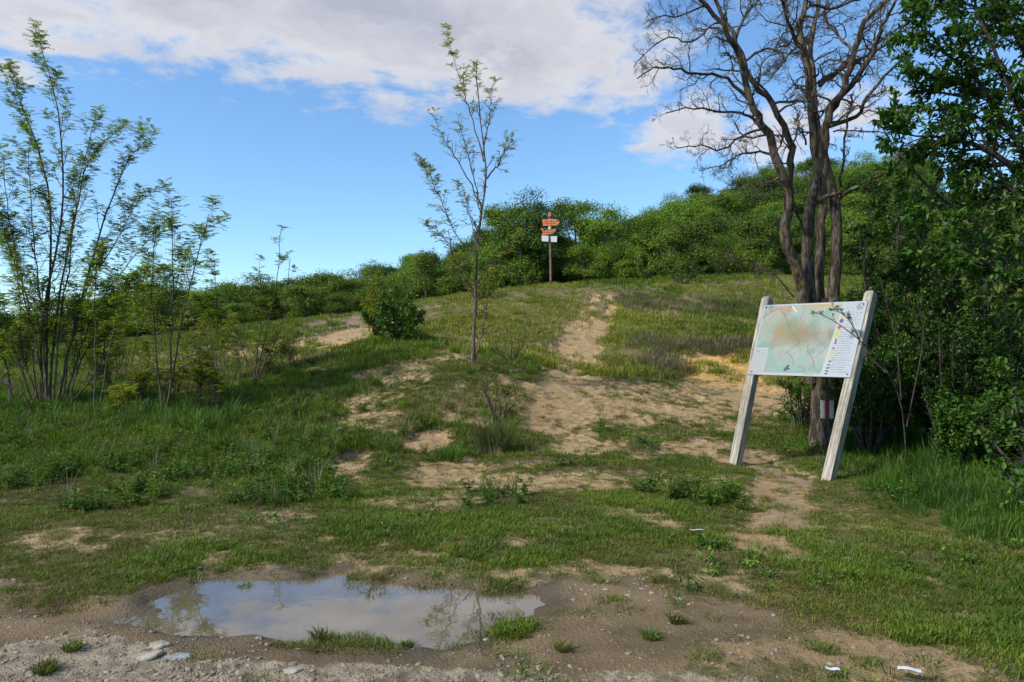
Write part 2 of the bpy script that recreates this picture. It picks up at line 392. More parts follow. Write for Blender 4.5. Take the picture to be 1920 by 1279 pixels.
M['twig'] = bark_mat('twig_bark', (.05, .038, .028), (.15, .12, .09), None, 14)
M['stem'] = bark_mat('sapling_bark', (.075, .05, .038), (.20, .14, .105), None, 14)
M['grey_stem'] = bark_mat('grey_bark', (.06, .055, .045), (.16, .14, .12), None, 12)
M['dark_stem'] = bark_mat('dark_bark', (.03, .025, .02), (.085, .07, .055), None, 12)

# ground
m, t, p, out = mat('ground'); M['ground'] = m
pos = t.node('ShaderNodeNewGeometry').outputs['Position']
n1 = t.noise(pos, 1.3, 6, .6); n2 = t.noise(pos, 9, 6, .65); n3 = t.noise(pos, 45, 4, .6); n4 = t.noise(pos, .25, 4)
dry = t.mix(t.rng(n2, .35, .66), (.23, .16, .075), (.40, .29, .155)); dry = t.mix(t.rng(n1, .4, .7, 0, .6), dry, (.36, .23, .105))
turf = t.mix(t.rng(n2, .35, .65), (.085, .072, .032), (.20, .16, .08)); turf = t.mix(t.rng(n4, .4, .65, 0, .5), turf, (.13, .12, .045))
mud = t.mix(t.rng(n1, .35, .65), (.105, .072, .038), (.21, .15, .08)); mud = t.mix(t.rng(n3, .5, .75, 0, .5), mud, (.27, .21, .13))
grv = t.mix(t.rng(n2, .35, .65), (.15, .12, .08), (.34, .285, .205))
och = t.mix(t.rng(n2, .35, .65), (.42, .24, .07), (.55, .36, .13))
brn = t.mix(t.rng(n2, .35, .65), (.15, .10, .075), (.26, .19, .14))
edge = t.math('MULTIPLY', t.math('SUBTRACT', t.noise(pos, 9, 8, .78), .5), 2.0)
fb = t.rng(t.math('ADD', t.attr('bare'), edge), .3, .62)
c = t.mix(fb, turf, dry)
c = t.mix(t.rng(t.math('ADD', t.attr('mud'), edge), .3, .6), c, mud)
c = t.mix(t.rng(t.math('ADD', t.attr('gravel'), edge), .35, .65), c, grv)
c = t.mix(t.rng(t.math('ADD', t.attr('ochre'), edge), .3, .6), c, och)
c = t.mix(t.rng(t.math('ADD', t.attr('brown'), edge), .3, .6), c, brn)
wet = t.attr('wet'); c = t.mix(t.math('MULTIPLY', wet, .75), c, (.075, .055, .033))
t.put(p.inputs['Base Color'], c); t.put(p.inputs['Roughness'], t.rng(wet, 0, 1, .95, .35)); p.inputs['Specular IOR Level'].default_value = .3
n5 = t.noise(pos, 110, 3, .6); hh = t.math('ADD', t.math('MULTIPLY', n2, .25), t.math('ADD', t.math('MULTIPLY', n3, .4), t.math('MULTIPLY', n5, .25)))
t.put(p.inputs['Normal'], bump(t, hh, 1.0, .05))

# ------------------------------------------------------------------ ground sheet
def axis_pts(lo, hi, step, grow, end):
    a = list(np.arange(lo, hi + 1e-6, step)); s = step
    while a[-1] < end: s *= grow; a.append(a[-1] + s)
    return a
xp = axis_pts(0, 6, .04, 1.045, 2500); xs = np.array([-v for v in xp[:0:-1]] + xp)
ys = list(np.arange(2.2, 9, .04))
while ys[-1] < 60: ys.append(ys[-1] + .0048 * ys[-1])
s_ = .3
while ys[-1] < 3500: s_ *= 1.07; ys.append(ys[-1] + s_)
yb = [2.2]; s_ = .04
while yb[-1] > -400: s_ *= 1.12; yb.append(yb[-1] - s_)
ys = np.array(yb[:0:-1] + ys)
GX, GY = np.meshgrid(xs, ys); ZZ = ground_z(GX.ravel(), GY.ravel()).reshape(GX.shape)
nb = Buf(); nx, ny = len(xs), len(ys)
ii = (np.arange(ny - 1)[:, None] * nx + np.arange(nx - 1)).ravel()
nb.add(np.stack([GX, GY, ZZ], -1).reshape(-1, 3), np.stack([ii, ii + 1, ii + nx + 1, ii + nx], 1))
ground = nb.build('ground', M['ground']); tag(ground, kind='structure')
X_, Y_ = GX.ravel(), GY.ravel()
sdp = poly_sd(X_, Y_, PW)
def put_attr(name, v):
    a = ground.data.attributes.new(name, 'FLOAT', 'POINT'); a.data.foreach_set('value', v.astype(np.float32))
put_attr('bare', bare_mask(X_, Y_)); put_attr('mud', mask(X_, Y_, MUD, 9, 1, .6)); put_attr('gravel', mask(X_, Y_, GRAV, 13, 1, .6))
put_attr('ochre', mask(X_, Y_, OCH, 15)); put_attr('brown', mask(X_, Y_, BRN, 17)); put_attr('wet', 1 - sstep(-.02, .28, sdp + fbm(X_ * 3, Y_ * 3, 5, 3) * .12))

# puddle water
m, t, p, out = mat('puddle_water'); M['water'] = m
pos = t.node('ShaderNodeNewGeometry').outputs['Position']
murk = t.mix(t.rng(t.noise(pos, 2.2, 3), .35, .65), (.10, .082, .05), (.15, .125, .08))
df = t.node('ShaderNodeBsdfDiffuse'); t.put(df.inputs[0], murk)
gl = t.node('ShaderNodeBsdfGlossy'); gl.inputs['Roughness'].default_value = .006; gl.inputs[0].default_value = (.95, .95, 1, 1)
t.put(gl.inputs['Normal'], bump(t, t.noise(pos, 7, 2, .5), .05, .01))
fr = t.node('ShaderNodeFresnel'); fr.inputs['IOR'].default_value = 2.35
mx = t.node('ShaderNodeMixShader'); t.put(mx.inputs[0], fr.outputs[0]); t.l.new(df.outputs[0], mx.inputs[1]); t.l.new(gl.outputs[0], mx.inputs[2]); t.l.new(mx.outputs[0], out.inputs[0])
pc = PW.mean(0); wb = Buf(); ring = []
for k in range(48):
    a = k / 48 * 2 * math.pi; ring.append((pc[0] + .0 + 1.75 * math.cos(a), pc[1] + .82 * math.sin(a), -.026))
wb.add([(pc[0], pc[1], -.026)] + ring, [[0, 1 + k, 1 + (k + 1) % 48] for k in range(48)])
tag(wb.build('puddle', M['water'], smooth=False), kind='structure')

# ------------------------------------------------------------------ grass
def blade_tuft(seed, n, rad, h, wd, lean=.5, bend=.5):
    r = np.random.default_rng(seed); b = Buf()
    a = r.uniform(0, 2 * math.pi, n); q = rad * np.sqrt(r.uniform(0, 1, n))
    P = np.stack([q * np.cos(a), q * np.sin(a), np.full(n, -.01)], 1)
    aa = a + r.normal(0, 1.2, n); H = h * r.uniform(.45, 1.1, n); ln = r.uniform(0, lean, n) * H
    D = np.stack([np.cos(aa), np.sin(aa), np.zeros(n)], 1)
    Sd = np.stack([-np.sin(aa + r.normal(0, .6, n)), np.cos(aa), np.zeros(n)], 1); Sd = unit(Sd) * (wd * r.uniform(.6, 1.2, n) / 2)[:, None]
    up = np.array([0, 0, 1.]); v = []
    for tt, wf in ((0, .8), (.5, 1.0), (.82, .6)):
        c = P + up * (H * tt * (1 - bend * tt * tt * .35))[:, None] + D * (ln * tt ** 1.8)[:, None]
        v += [c - Sd * wf, c + Sd * wf]
    v.append(P + up * (H * (1 - bend * .35))[:, None] + D * ln[:, None])
    V = np.stack(v, 1).reshape(-1, 3); k = np.arange(n)[:, None] * 7
    b.add(V, np.concatenate([k + [0, 1, 3, 2], k + [2, 3, 5, 4]])); b.f3.append(k + [4, 5, 6])
    return b

def grass_mat(name, c1, c2, c3, dryf=.12, scale=.8):
    if c1[1] > c1[0]: c1 = (c1[0] * 1.4, c1[1] * 1.42, c1[2] * .6); c2 = (c2[0] * 1.42, c2[1] * 1.43, c2[2] * .55)
    m, t, p, out = mat(name)
    geo = t.node('ShaderNodeNewGeometry'); oi = t.node('ShaderNodeObjectInfo')
    n = t.noise(geo.outputs['Position'], scale, 4, .6); isl = geo.outputs['Random Per Island']
    f = t.math('ADD', n, t.math('MULTIPLY', t.math('SUBTRACT', oi.outputs['Random'], .5), .35))
    f = t.math('ADD', f, t.math('MULTIPLY', t.math('SUBTRACT', isl, .5), .3))
    c = t.mix(t.rng(f, .3, .7), c1, c2)
    dr = t.math('ADD', isl, t.math('MULTIPLY', t.math('SUBTRACT', t.noise(geo.outputs['Position'], scale * .7 + .3, 4), .5), 1.6))
    c = t.mix(t.rng(dr, 1 - dryf * 1.6, 1.1 - dryf * .4, 0, .9), c, c3)
    t.put(p.inputs['Base Color'], c); p.inputs['Roughness'].default_value = .55; p.inputs['Specular IOR Level'].default_value = .25
    tr = t.node('ShaderNodeBsdfTranslucent'); t.put(tr.inputs[0], t.mix(1.0, c, (1.2, 1.25, .6), 'MULTIPLY'))
    mx = t.node('ShaderNodeMixShader'); mx.inputs[0].default_value = .3
    t.l.new(p.outputs[0], mx.inputs[1]); t.l.new(tr.outputs[0], mx.inputs[2]); t.l.new(mx.outputs[0], out.inputs[0])
    return m
M['lawn'] = grass_mat('lawn_grass', (.05, .065, .020), (.105, .115, .034), (.22, .165, .08), .24)
M['meadow'] = grass_mat('meadow_grass', (.042, .078, .017), (.10, .145, .029), (.22, .18, .08), .09)
M['tall'] = grass_mat('tall_grass', (.018, .05, .014), (.055, .12, .026), (.14, .15, .05), .05)
M['hill'] = grass_mat('hill_grass', (.09, .11, .024), (.18, .195, .045), (.36, .30, .15), .26, .35)
M['straw'] = grass_mat('dry_stems', (.13, .10, .065), (.24, .19, .12), (.32, .27, .18), .3)
M['heath'] = grass_mat('dry_heath', (.12, .095, .065), (.22, .18, .12), (.14, .16, .05), .3)

def scatter(name, src, pts, yaw, scl, idx, label):
    """one stuff object: a point mesh whose geometry nodes put a tuft on every point"""
    n = len(pts); me = bpy.data.meshes.new(name); me.vertices.add(n); me.vertices.foreach_set('co', np.asarray(pts, np.float32).ravel())
    for an, ty, val in (('yaw', 'FLOAT_VECTOR', None), ('scl', 'FLOAT_VECTOR', None), ('idx', 'INT', idx)):
        a = me.attributes.new(an, ty, 'POINT')
        if an == 'yaw': a.data.foreach_set('vector', np.stack([rng.normal(0, .12, n), rng.normal(0, .12, n), yaw], 1).astype(np.float32).ravel())
        elif an == 'scl': a.data.foreach_set('vector', np.stack([scl, scl, scl * rng.uniform(.7, 1.2, n)], 1).astype(np.float32).ravel())
        else: a.data.foreach_set('value', np.asarray(val, np.int32))
    o = bpy.data.objects.new(name, me); C.objects.link(o)
    col = bpy.data.collections.new(name + '_tufts')
    for k, (b, mt) in enumerate(src):
        so = bpy.data.objects.new('%s_tuft_%02d' % (name, k), b.mesh('tuft', mt, mt.name != 'stone')); col.objects.link(so)
    ng = bpy.data.node_groups.new(name, 'GeometryNodeTree')
    ng.interface.new_socket('Geometry', in_out='INPUT', socket_type='NodeSocketGeometry'); ng.interface.new_socket('Geometry', in_out='OUTPUT', socket_type='NodeSocketGeometry')
    N = ng.nodes; L = ng.links; gi = N.new('NodeGroupInput'); go = N.new('NodeGroupOutput')
    ip = N.new('GeometryNodeInstanceOnPoints'); ci = N.new('GeometryNodeCollectionInfo'); ci.inputs['Collection'].default_value = col
    ci.inputs['Separate Children'].default_value = True; ci.inputs['Reset Children'].default_value = True; ip.inputs['Pick Instance'].default_value = True
    def na(an, ty):
        q = N.new('GeometryNodeInputNamedAttribute'); q.data_type = ty; q.inputs[0].default_value = an; return q.outputs[0]
    L.new(gi.outputs[0], ip.inputs['Points']); L.new(ci.outputs[0], ip.inputs['Instance'])
    L.new(na('idx', 'INT'), ip.inputs['Instance Index'])
    er = N.new('FunctionNodeEulerToRotation'); L.new(na('yaw', 'FLOAT_VECTOR'), er.inputs[0]); L.new(er.outputs[0], ip.inputs['Rotation'])
    L.new(na('scl', 'FLOAT_VECTOR'), ip.inputs['Scale']); L.new(ip.outputs[0], go.inputs[0])
    md = o.modifiers.new('scatter', 'NODES'); md.node_group = ng
    tag(o, label, None, None, 'stuff'); return o

def sample(n, y0, y1, k=.86, pad=1.5):
    """points between depths y0 and y1, thinning with distance"""
    Y = np.exp(rng.uniform(math.log(y0), math.log(y1), n)); X = rng.uniform(-1, 1, n) * (k * Y + pad); return X, Y

def fields(X, Y):
    return bare_mask(X, Y), mask(X, Y, MUD, 9, 1, .6), mask(X, Y, GRAV, 13, 1, .6), poly_sd(X, Y, PW)

def pxx(X, Y): return CX + F * X / Y
RIGHT_EDGE = lambda X, Y: X - (4.0 + .12 * (Y - 6))     # right of this the tall grass and thicket begin

# short turf near the camera
X, Y = sample(150000, 2.3, 10.5); b, mu, gr, sd = fields(X, Y)
pn = fbm(X * 1.6, Y * 1.6, 101, 4); pn2 = fbm(X * 5, Y * 5, 102, 3)
bnd = 4.62 - .4 * sstep(.5, 1.3, X) - .55 * sstep(1.4, 2.3, X) - .15 * sstep(-1.5, -3, X); yy = Y + fbm(X * 1.1, Y * 1.1, 88, 3) * .7 + fbm(X * 5, Y * 5, 89, 3) * .45
back = sstep(bnd - .12, bnd + .25, yy)
dens = (.35 + .65 * sstep(-.3, .25, pn + .4 * pn2)) * (1 - .97 * sstep(.25, .65, b + pn2 * .5 + .3 * fbm(X * 14, Y * 14, 160, 2)))
dens *= 1 - sstep(.3, .6, mu + pn2 * .4) * (1 - .9 * back * (sd > .03))
thin = (1 - back) * .9
clump = sstep(.22, .42, fbm(X * 1.9, Y * 2.6, 140, 3))
rightlawn = sstep(1.2, 1.9, X)
dens = np.where(Y < 5.4, np.maximum(dens * (1 - thin), clump * (.5 + .35 * (X > .9)) * (1 - .6 * gr) * sstep(.03, .2, sd) * (.25 + .75 * rightlawn)), dens)
dens = np.maximum(dens, .45 * sstep(.12, .3, fbm(X * 3.5, Y * 4.5, 150, 3)) * (Y > 4.9) * (mu < .3))
dens = np.maximum(dens, .6 * (sd > -.12) * (sd < .16) * sstep(.12, .3, fbm(X * 2.7, Y * 3.4, 141, 3)))
dens *= 1 - sstep(7.4, 10.2, Y + fbm(X * .8, Y * .8, 170, 3) * 1.5)
keep = (rng.uniform(0, 1, len(X)) < dens) & (sd > -.12)
X, Y, mu2 = X[keep], Y[keep], mu[keep]
src = [(blade_tuft(s, 30, .055, .031, .0036, 1.2, .5), M['lawn']) for s in range(6)] + [(blade_tuft(20 + s, 26, .05, .050, .0042, 1.1, .6), M['meadow']) for s in range(4)]
hn = fbm(X * .8, Y * .8, 201, 3); idx = np.where(rng.uniform(0, 1, len(X)) < sstep(-.1, .5, hn) * .7 + .05, rng.integers(6, 10, len(X)), rng.integers(0, 6, len(X)))
Z = ground_z(X, Y)
scatter('short_grass', src, np.stack([X, Y, Z], 1), rng.uniform(0, 6.28, len(X)), .7 + .5 * rng.random(len(X)) + .35 * sstep(0, .5, hn), idx, 'short patchy green turf around the puddle')

# middle distance turf
X, Y = sample(125000, 6.2, 19, .84, 2.5); b, mu, gr, sd = fields(X, Y)
pn = fbm(X * 1.1, Y * 1.1, 111, 4); pn2 = fbm(X * 3.5, Y * 3.5, 112, 3)
dens = (.45 + .55 * sstep(-.4, .1, pn)) * (1 - .975 * sstep(.25, .66, b + pn2 * .5 + .3 * fbm(X * 10, Y * 10, 161, 2)))
ramp = sstep(6.4, 9.2, Y + fbm(X * .8, Y * .8, 170, 3) * 1.5 + .8 * fbm(X * 3, Y * 3, 171, 2)); dens *= ramp
dens = np.maximum(dens, ramp * .42 * sstep(.10, .3, fbm(X * 2.6, Y * 3, 151, 3)))
keep = rng.uniform(0, 1, len(X)) < dens; X, Y, b = X[keep], Y[keep], b[keep]
src = [(blade_tuft(40 + s, 30, .10, .06, .007, 1.1, .5), M['lawn']) for s in range(4)] + [(blade_tuft(50 + s, 30, .10, .11, .008, .9, .6), M['meadow']) for s in range(4)] \
    + [(blade_tuft(60 + s, 26, .11, .23, .009, .8, .7), M['meadow']) for s in range(4)] + [(blade_tuft(70 + s, 16, .09, .30, .006, .5, .4), M['straw']) for s in range(2)]
left = sstep(-.1, -.28, X / Y); up = sstep(11.5, 14, Y)
hn = fbm(X * .7, Y * .7, 211, 3)
hgt_ramp = .45 + .55 * sstep(7.5, 11.5, Y + fbm(X * .5, Y * .5, 172, 3) * 2)
u = rng.uniform(0, 1, len(X)); tallp = np.clip(-.05 + .75 * left + .4 * up + hn * .8 - b * 1.4, 0, 1) * .75
idx = np.where(u < tallp * .6, rng.integers(8, 12, len(X)), np.where(u < tallp + .25, rng.integers(4, 8, len(X)), rng.integers(0, 4, len(X))))
idx = np.where((rng.uniform(0, 1, len(X)) < .006 + .025 * sstep(.1, .5, fbm(X * .6, Y * .6, 231, 3))), rng.integers(12, 14, len(X)), idx)
scl = (.6 + .5 * rng.random(len(X))) * (1 - .35 * sstep(.1, .5, b)) * hgt_ramp
scatter('meadow_grass', src, np.stack([X, Y, ground_z(X, Y)], 1), rng.uniform(0, 6.28, len(X)), scl, idx, 'knee high meadow grass and weeds before the slope')

# slope and crest
X, Y = sample(90000, 17, 60, .85, 3); b, mu, gr, sd = fields(X, Y)
pn = fbm(X * .5, Y * .5, 121, 4)
dens = (.22 + .78 * sstep(-.25, .2, pn + .5 * fbm(X * 2, Y * 2, 123, 3))) * (1 - .96 * sstep(.35, .7, b + fbm(X * 1.6, Y * 1.6, 122, 3) * .4))
dens = np.maximum(dens, .35 * sstep(.10, .3, fbm(X * 1.3, Y * 1.3, 152, 3)))
keep = rng.uniform(0, 1, len(X)) < dens; X, Y = X[keep], Y[keep]
HEATH = [ell(*a) for a in [(1345, 655, 80, 14, 1), (1250, 675, 50, 40, .9), (1300, 575, 120, 14, .7), (380, 700, 120, 20, .7), (560, 690, 60, 14, .6), (1180, 560, 60, 10, .5)]]
src = [(blade_tuft(80 + s, 40, .22, .13, .014, .9, .6), M['hill']) for s in range(4)] + [(blade_tuft(90 + s, 36, .22, .24, .016, .8, .6), M['hill']) for s in range(3)] \
    + [(blade_tuft(95 + s, 34, .22, .32, .020, .8, .6), M['meadow']) for s in range(2)] + [(blade_tuft(98 + s, 44, .24, .38, .012, 1.0, .3), M['heath']) for s in range(3)]
hm = mask(X, Y, HEATH, 19, .5, .6); u = rng.uniform(0, 1, len(X)); hn = fbm(X * .3, Y * .3, 241, 4)
idx = np.where(u < .35 + hn, rng.integers(4, 7, len(X)), rng.integers(0, 4, len(X)))
idx = np.where(rng.uniform(0, 1, len(X)) < sstep(-.1, .5, fbm(X * .22, Y * .22, 251, 3)) * .8 + .35 * sstep(-.2, -.5, X / Y), rng.integers(7, 9, len(X)), idx)
idx = np.where(rng.uniform(0, 1, len(X)) < hm * .5, rng.integers(9, 12, len(X)), idx)
scatter('hill_grass', src, np.stack([X, Y, ground_z(X, Y)], 1), rng.uniform(0, 6.28, len(X)), .5 + .6 * rng.random(len(X)), idx, 'rough yellowish grass covering the slope up to the crest')

# tall dark grass on the right and under the left saplings
X, Y = sample(60000, 3.0, 13.5, 1.1, 3); e = RIGHT_EDGE(X, Y) + fbm(X * 1.2, Y * 1.2, 300, 3) * .7
px = pxx(X, Y)
dr = sstep(-.5, .5, e) * .9 * (Y < 12.5) * (Y > 3.2)
lf = ((X / Y) < -.40) * (Y > 10.6) * .30
b = bare_mask(X, Y)
keep = rng.uniform(0, 1, len(X)) < np.maximum(dr * (1 - sstep(.2, .5, b)), lf * (1 - b)); X, Y, e = X[keep], Y[keep], e[keep]
src = [(blade_tuft(130 + s, 26, .07, .34, .008, .7, .7), M['tall']) for s in range(5)] + [(blade_tuft(140 + s, 22, .07, .5, .009, .6, .7), M['tall']) for s in range(3)]
hs = np.where(e > -2, .35 + .65 * sstep(-.4, 1.2, e), .9) * (.75 + .5 * rng.random(len(X)))
scatter('tall_grass', src, np.stack([X, Y, ground_z(X, Y)], 1), rng.uniform(0, 6.28, len(X)), hs, rng.integers(0, 8, len(X)), 'long dark green grass at the foot of the thicket')

# low broad leaved weeds in the left lawn
def rosette(seed, n, rad, L):
    r = np.random.default_rng(seed); b = Buf(); a = r.uniform(0, 6.28, n); el_ = r.uniform(.1, 1.2, n)
    P = np.stack([rad * r.normal(0, .5, n), rad * r.normal(0, .5, n), r.uniform(0, rad, n)], 1)
    D = np.stack([np.cos(a) * np.cos(el_), np.sin(a) * np.cos(el_), np.sin(el_)], 1)
    leaves(b, P, D, np.tile([0, 0, 1.], (n, 1)) + r.normal(0, .3, (n, 3)), L * r.uniform(.5, 1.1, n), L * .42 * r.uniform(.7, 1.1, n)); return b
X, Y = sample(26000, 3.2, 16, .85, 2); b, mu, gr, sd = fields(X, Y)
wn = fbm(X * .8, Y * .8, 401, 4) + .45 * sstep(-.05, -.35, X / Y) * sstep(6.2, 8, Y) - .15
keep = (rng.uniform(0, 1, len(X)) < sstep(.12, .6, wn) * .45 * (b < .3) * (mu < .4)) & (sd > .1) & (rng.random(len(X)) < .5); X, Y = X[keep], Y[keep]
src = [(rosette(s, 26, .06, .04), M['bush_leaf']) for s in range(5)] + [(rosette(10 + s, 30, .05, .028), M['wood_leaf']) for s in range(3)]
scatter('weeds', src, np.stack([X, Y, ground_z(X, Y)], 1), rng.uniform(0, 6.28, len(X)), .6 + .9 * rng.random(len(X)), rng.integers(0, 8, len(X)), 'low broad leaved weeds among the grass')

# taller leafy weeds breaking up the left meadow
X, Y = sample(30000, 6.5, 17, .85, 2); b = bare_mask(X, Y)
wn = fbm(X * 1.3, Y * 1.3, 451, 4) + .25 * sstep(-.1, -.4, X / Y)
keep = rng.uniform(0, 1, len(X)) < sstep(.1, .55, wn) * .32 * (b < .2); X, Y = X[keep], Y[keep]
def tall_weed(seed, n, h, L):
    r = np.random.default_rng(seed); b = Buf(); P_, D_ = [], []
    for k in range(5):
        a = r.uniform(0, 6.28); top = np.array([math.cos(a) * .08, math.sin(a) * .08, h * r.uniform(.6, 1)]); tube(b, [(0, 0, -.02), top * [.4, .4, .6], top], [.003, .0025, .0015], 3)
        for j in range(n): 
            u = r.uniform(.15, 1); P_.append(top * u); q = r.uniform(0, 6.28); D_.append((math.cos(q), math.sin(q), r.uniform(-.1, .8)))
    P_ = np.array(P_); D_ = np.array(D_); m_ = len(P_); leaves(b, P_, D_, np.tile([0, 0, 1.], (m_, 1)) + r.normal(0, .3, (m_, 3)), L * r.uniform(.5, 1.1, m_), L * .35 * r.uniform(.7, 1.1, m_)); return b
src = [(tall_weed(s, 9, .22, .06), M['bush_leaf']) for s in range(4)] + [(tall_weed(10 + s, 12, .30, .035), M['wood_leaf_light']) for s in range(3)] + [(blade_tuft(480 + s, 14, .05, .42, .005, .6, .3), M['straw']) for s in range(2)]
scatter('meadow_weeds', src, np.stack([X, Y, ground_z(X, Y)], 1), rng.uniform(0, 6.28, len(X)), .5 + .7 * rng.random(len(X)), np.where(rng.random(len(X)) < .04, 8, rng.integers(0, 7, len(X))), 'leafy weeds and dead stalks standing in the meadow')

# gravel
def pebble(seed, r_):
    r = np.random.default_rng(seed); bm_v = []; b = Buf(); nr, ns = 5, 8
    sc = r_ * np.array([r.uniform(.8, 1.2), r.uniform(.55, 1), r.uniform(.35, .6)])
    for i in range(nr + 1):
        th = math.pi * i / nr
        for k in range(ns):
            ph = 2 * math.pi * k / ns; q = 1 + r.normal(0, .17)
            bm_v.append(np.array([math.sin(th) * math.cos(ph), math.sin(th) * math.sin(ph), math.cos(th)]) * q * sc)
    k = np.arange(ns); k2 = (k + 1) % ns
    b.add(bm_v, np.concatenate([np.stack([i * ns + k, (i + 1) * ns + k, (i + 1) * ns + k2, i * ns + k2], 1) for i in range(nr)])); return b
m, t, p, out = mat('stone'); M['stone'] = m
oi = t.node('ShaderNodeObjectInfo'); tc = t.node('ShaderNodeTexCoord').outputs['Object']
c = t.mix(oi.outputs['Random'], (.12, .095, .062), (.29, .245, .18)); c = t.mix(t.rng(t.noise(tc, 22, 4), .4, .65, 0, .5), c, (.26, .24, .22))
t.put(p.inputs['Base Color'], c); p.inputs['Roughness'].default_value = .85; t.put(p.inputs['Normal'], bump(t, t.noise(tc, 40, 4), .5, .01))
X, Y = sample(150000, 2.3, 20); b, mu, gr, sd = fields(X, Y); farg = sstep(8, 20, Y)
d = .9 * gr + .22 * sstep(.4, .8, mu) * (Y < 5) + .26 * sstep(.3, .8, b) + .003
d *= .35 + .65 * sstep(-.1, .4, fbm(X * 2, Y * 2, 501, 3))
keep = (rng.uniform(0, 1, len(X)) < d * .8) & (sd > .03); X, Y = X[keep], Y[keep]
src = [(pebble(s, .013), M['stone']) for s in range(8)]
sz = np.exp(rng.normal(-.45, .6, len(X))).clip(.2, 2.2) * .72 * (1 + 1.1 * sstep(7, 18, Y))
scatter('gravel', src, np.stack([X, Y, ground_z(X, Y) + .001], 1), rng.uniform(0, 6.28, len(X)), sz, rng.integers(0, 8, len(X)), 'pale pebbles and grit strewn over the muddy ground')

# ------------------------------------------------------------------ plants
def spline(P, n):
    P = np.asarray(P, float); m_ = len(P); s = np.linspace(0, m_ - 1, n); out = []
    Q = np.vstack([2 * P[0] - P[1], P, 2 * P[-1] - P[-2]])
    for v in s:
        i = min(int(v), m_ - 2); t = v - i; a, b, c, d = Q[i], Q[i + 1], Q[i + 2], Q[i + 3]
        out.append(.5 * ((2 * b) + (c - a) * t + (2 * a - 5 * b + 4 * c - d) * t * t + (3 * b - a - 3 * c + d) * t ** 3))
    return np.array(out)

class Plant:
    def __init__(s, seed, crook=.25, up=.15, sides=(8, 6, 4, 3), ratio=.55, spread=.8, thin=.55):
        s.thin = thin
        s.r = np.random.default_rng(seed); s.wood = Buf(); s.twig = Buf(); s.tips = []; s.crook = crook; s.up = up; s.sides = sides; s.ratio = ratio; s.spread = spread
    def branch(s, p, d, L, r0, lev, maxlev, kids, leafy=True, seglen=None):
        n = max(4, int(5 + (maxlev - lev) * 1.5)); P = [np.array(p, float)]; d = unit(d); ds = [d]
        for i in range(n):
            d = unit(d + s.r.normal(0, s.crook, 3) + np.array([0, 0, s.up * (i / n)])); P.append(P[-1] + d * L / n); ds.append(d)
        P = np.array(P); rad = r0 * np.linspace(1, .35, n + 1)
        tube(s.wood if lev <= 1 else s.twig, P, rad, s.sides[min(lev, 3)])
        s.kids(P, ds, L, rad, lev, maxlev, kids, leafy)
    def kids(s, P, ds, L, rad, lev, maxlev, kids, leafy=True, t0=.25):
        n = len(P) - 1
        if lev >= maxlev:
            if leafy: s.tips.append((P, lev))
            return
        k = max(1, int(kids[min(lev, len(kids) - 1)] * s.r.uniform(.8, 1.2)))
        for j in range(k):
            tt = t0 + (1 - t0) * (j + s.r.uniform(0, .9)) / k; f = tt * n; i = min(int(f), n - 1); q = P[i] + (P[i + 1] - P[i]) * (f - i)
            d = unit(P[min(i + 1, n)] - P[i]); a = unit(np.cross(d, s.r.normal(0, 1, 3))); dev = s.spread * s.r.uniform(.7, 1.2)
            nd = d * math.cos(dev) + a * math.sin(dev)
            s.branch(q, nd, L * s.ratio * (1.15 - .6 * tt) * s.r.uniform(.6, 1.2), max(min(rad[i] * s.thin, .018), .0018), lev + 1, maxlev, kids, leafy)
        if leafy and lev == maxlev - 1: s.tips.append((P[-3:], lev))
    def guide(s, pts, r0, r1, lev=0, maxlev=3, kids=(5, 4, 3), L=None, t0=.25, wob=.0, n=None, leafy=True, sides=None):
        P = spline(pts, n or max(6, len(pts) * 4))
        if wob: P[1:] += s.r.normal(0, wob, (len(P) - 1, 3))
        rad = np.linspace(0, 1, len(P)) ** .9; rad = r0 + (r1 - r0) * rad
        tube(s.wood, P, rad, sides or s.sides[0])
        if L is None: L = np.linalg.norm(np.diff(P, axis=0), axis=1).sum()
        s.kids(P, None, L, rad, lev, maxlev, kids, leafy, t0)
        return P

def pinnate(plant, per=3, L=.16, pairs=5, lw=.010, ll=.032, frac=1.0):
    """feathery compound leaves along the tips"""
    r = plant.r; P_, D_, N_, LL, WW = [], [], [], [], []
    for P, lev in plant.tips:
        m_ = len(P) - 1
        if r.random() > frac: continue
        for j in range(per):
            f = (j + r.uniform(.1, 1)) / per * m_; i = min(int(f), m_ - 1); q = P[i] + (P[i + 1] - P[i]) * (f - i)
            a = r.uniform(0, 6.28); d = unit(np.array([math.cos(a), math.sin(a), r.uniform(-.15, .45)])); d = unit(d + unit(P[i + 1] - P[i]) * .4)
            sd = unit(np.cross(d, [0, 0, 1.])); nn = np.cross(sd, d) + r.normal(0, .2, 3); l = L * r.uniform(.6, 1.15)
            for k in range(pairs):
                u = (k + 1) / pairs; c = q + d * l * u - np.array([0, 0, l * .22 * u * u])
                for sg in (-1, 1):
                    P_.append(c); D_.append(unit(sd * sg + d * .35 + np.array([0, 0, -.12]) + r.normal(0, .12, 3))); N_.append(nn); LL.append(ll * r.uniform(.75, 1.15)); WW.append(lw * r.uniform(.8, 1.2))
    b = Buf()
    if P_: leaves(b, np.array(P_), np.array(D_), np.array(N_), np.array(LL), np.array(WW))
    return b

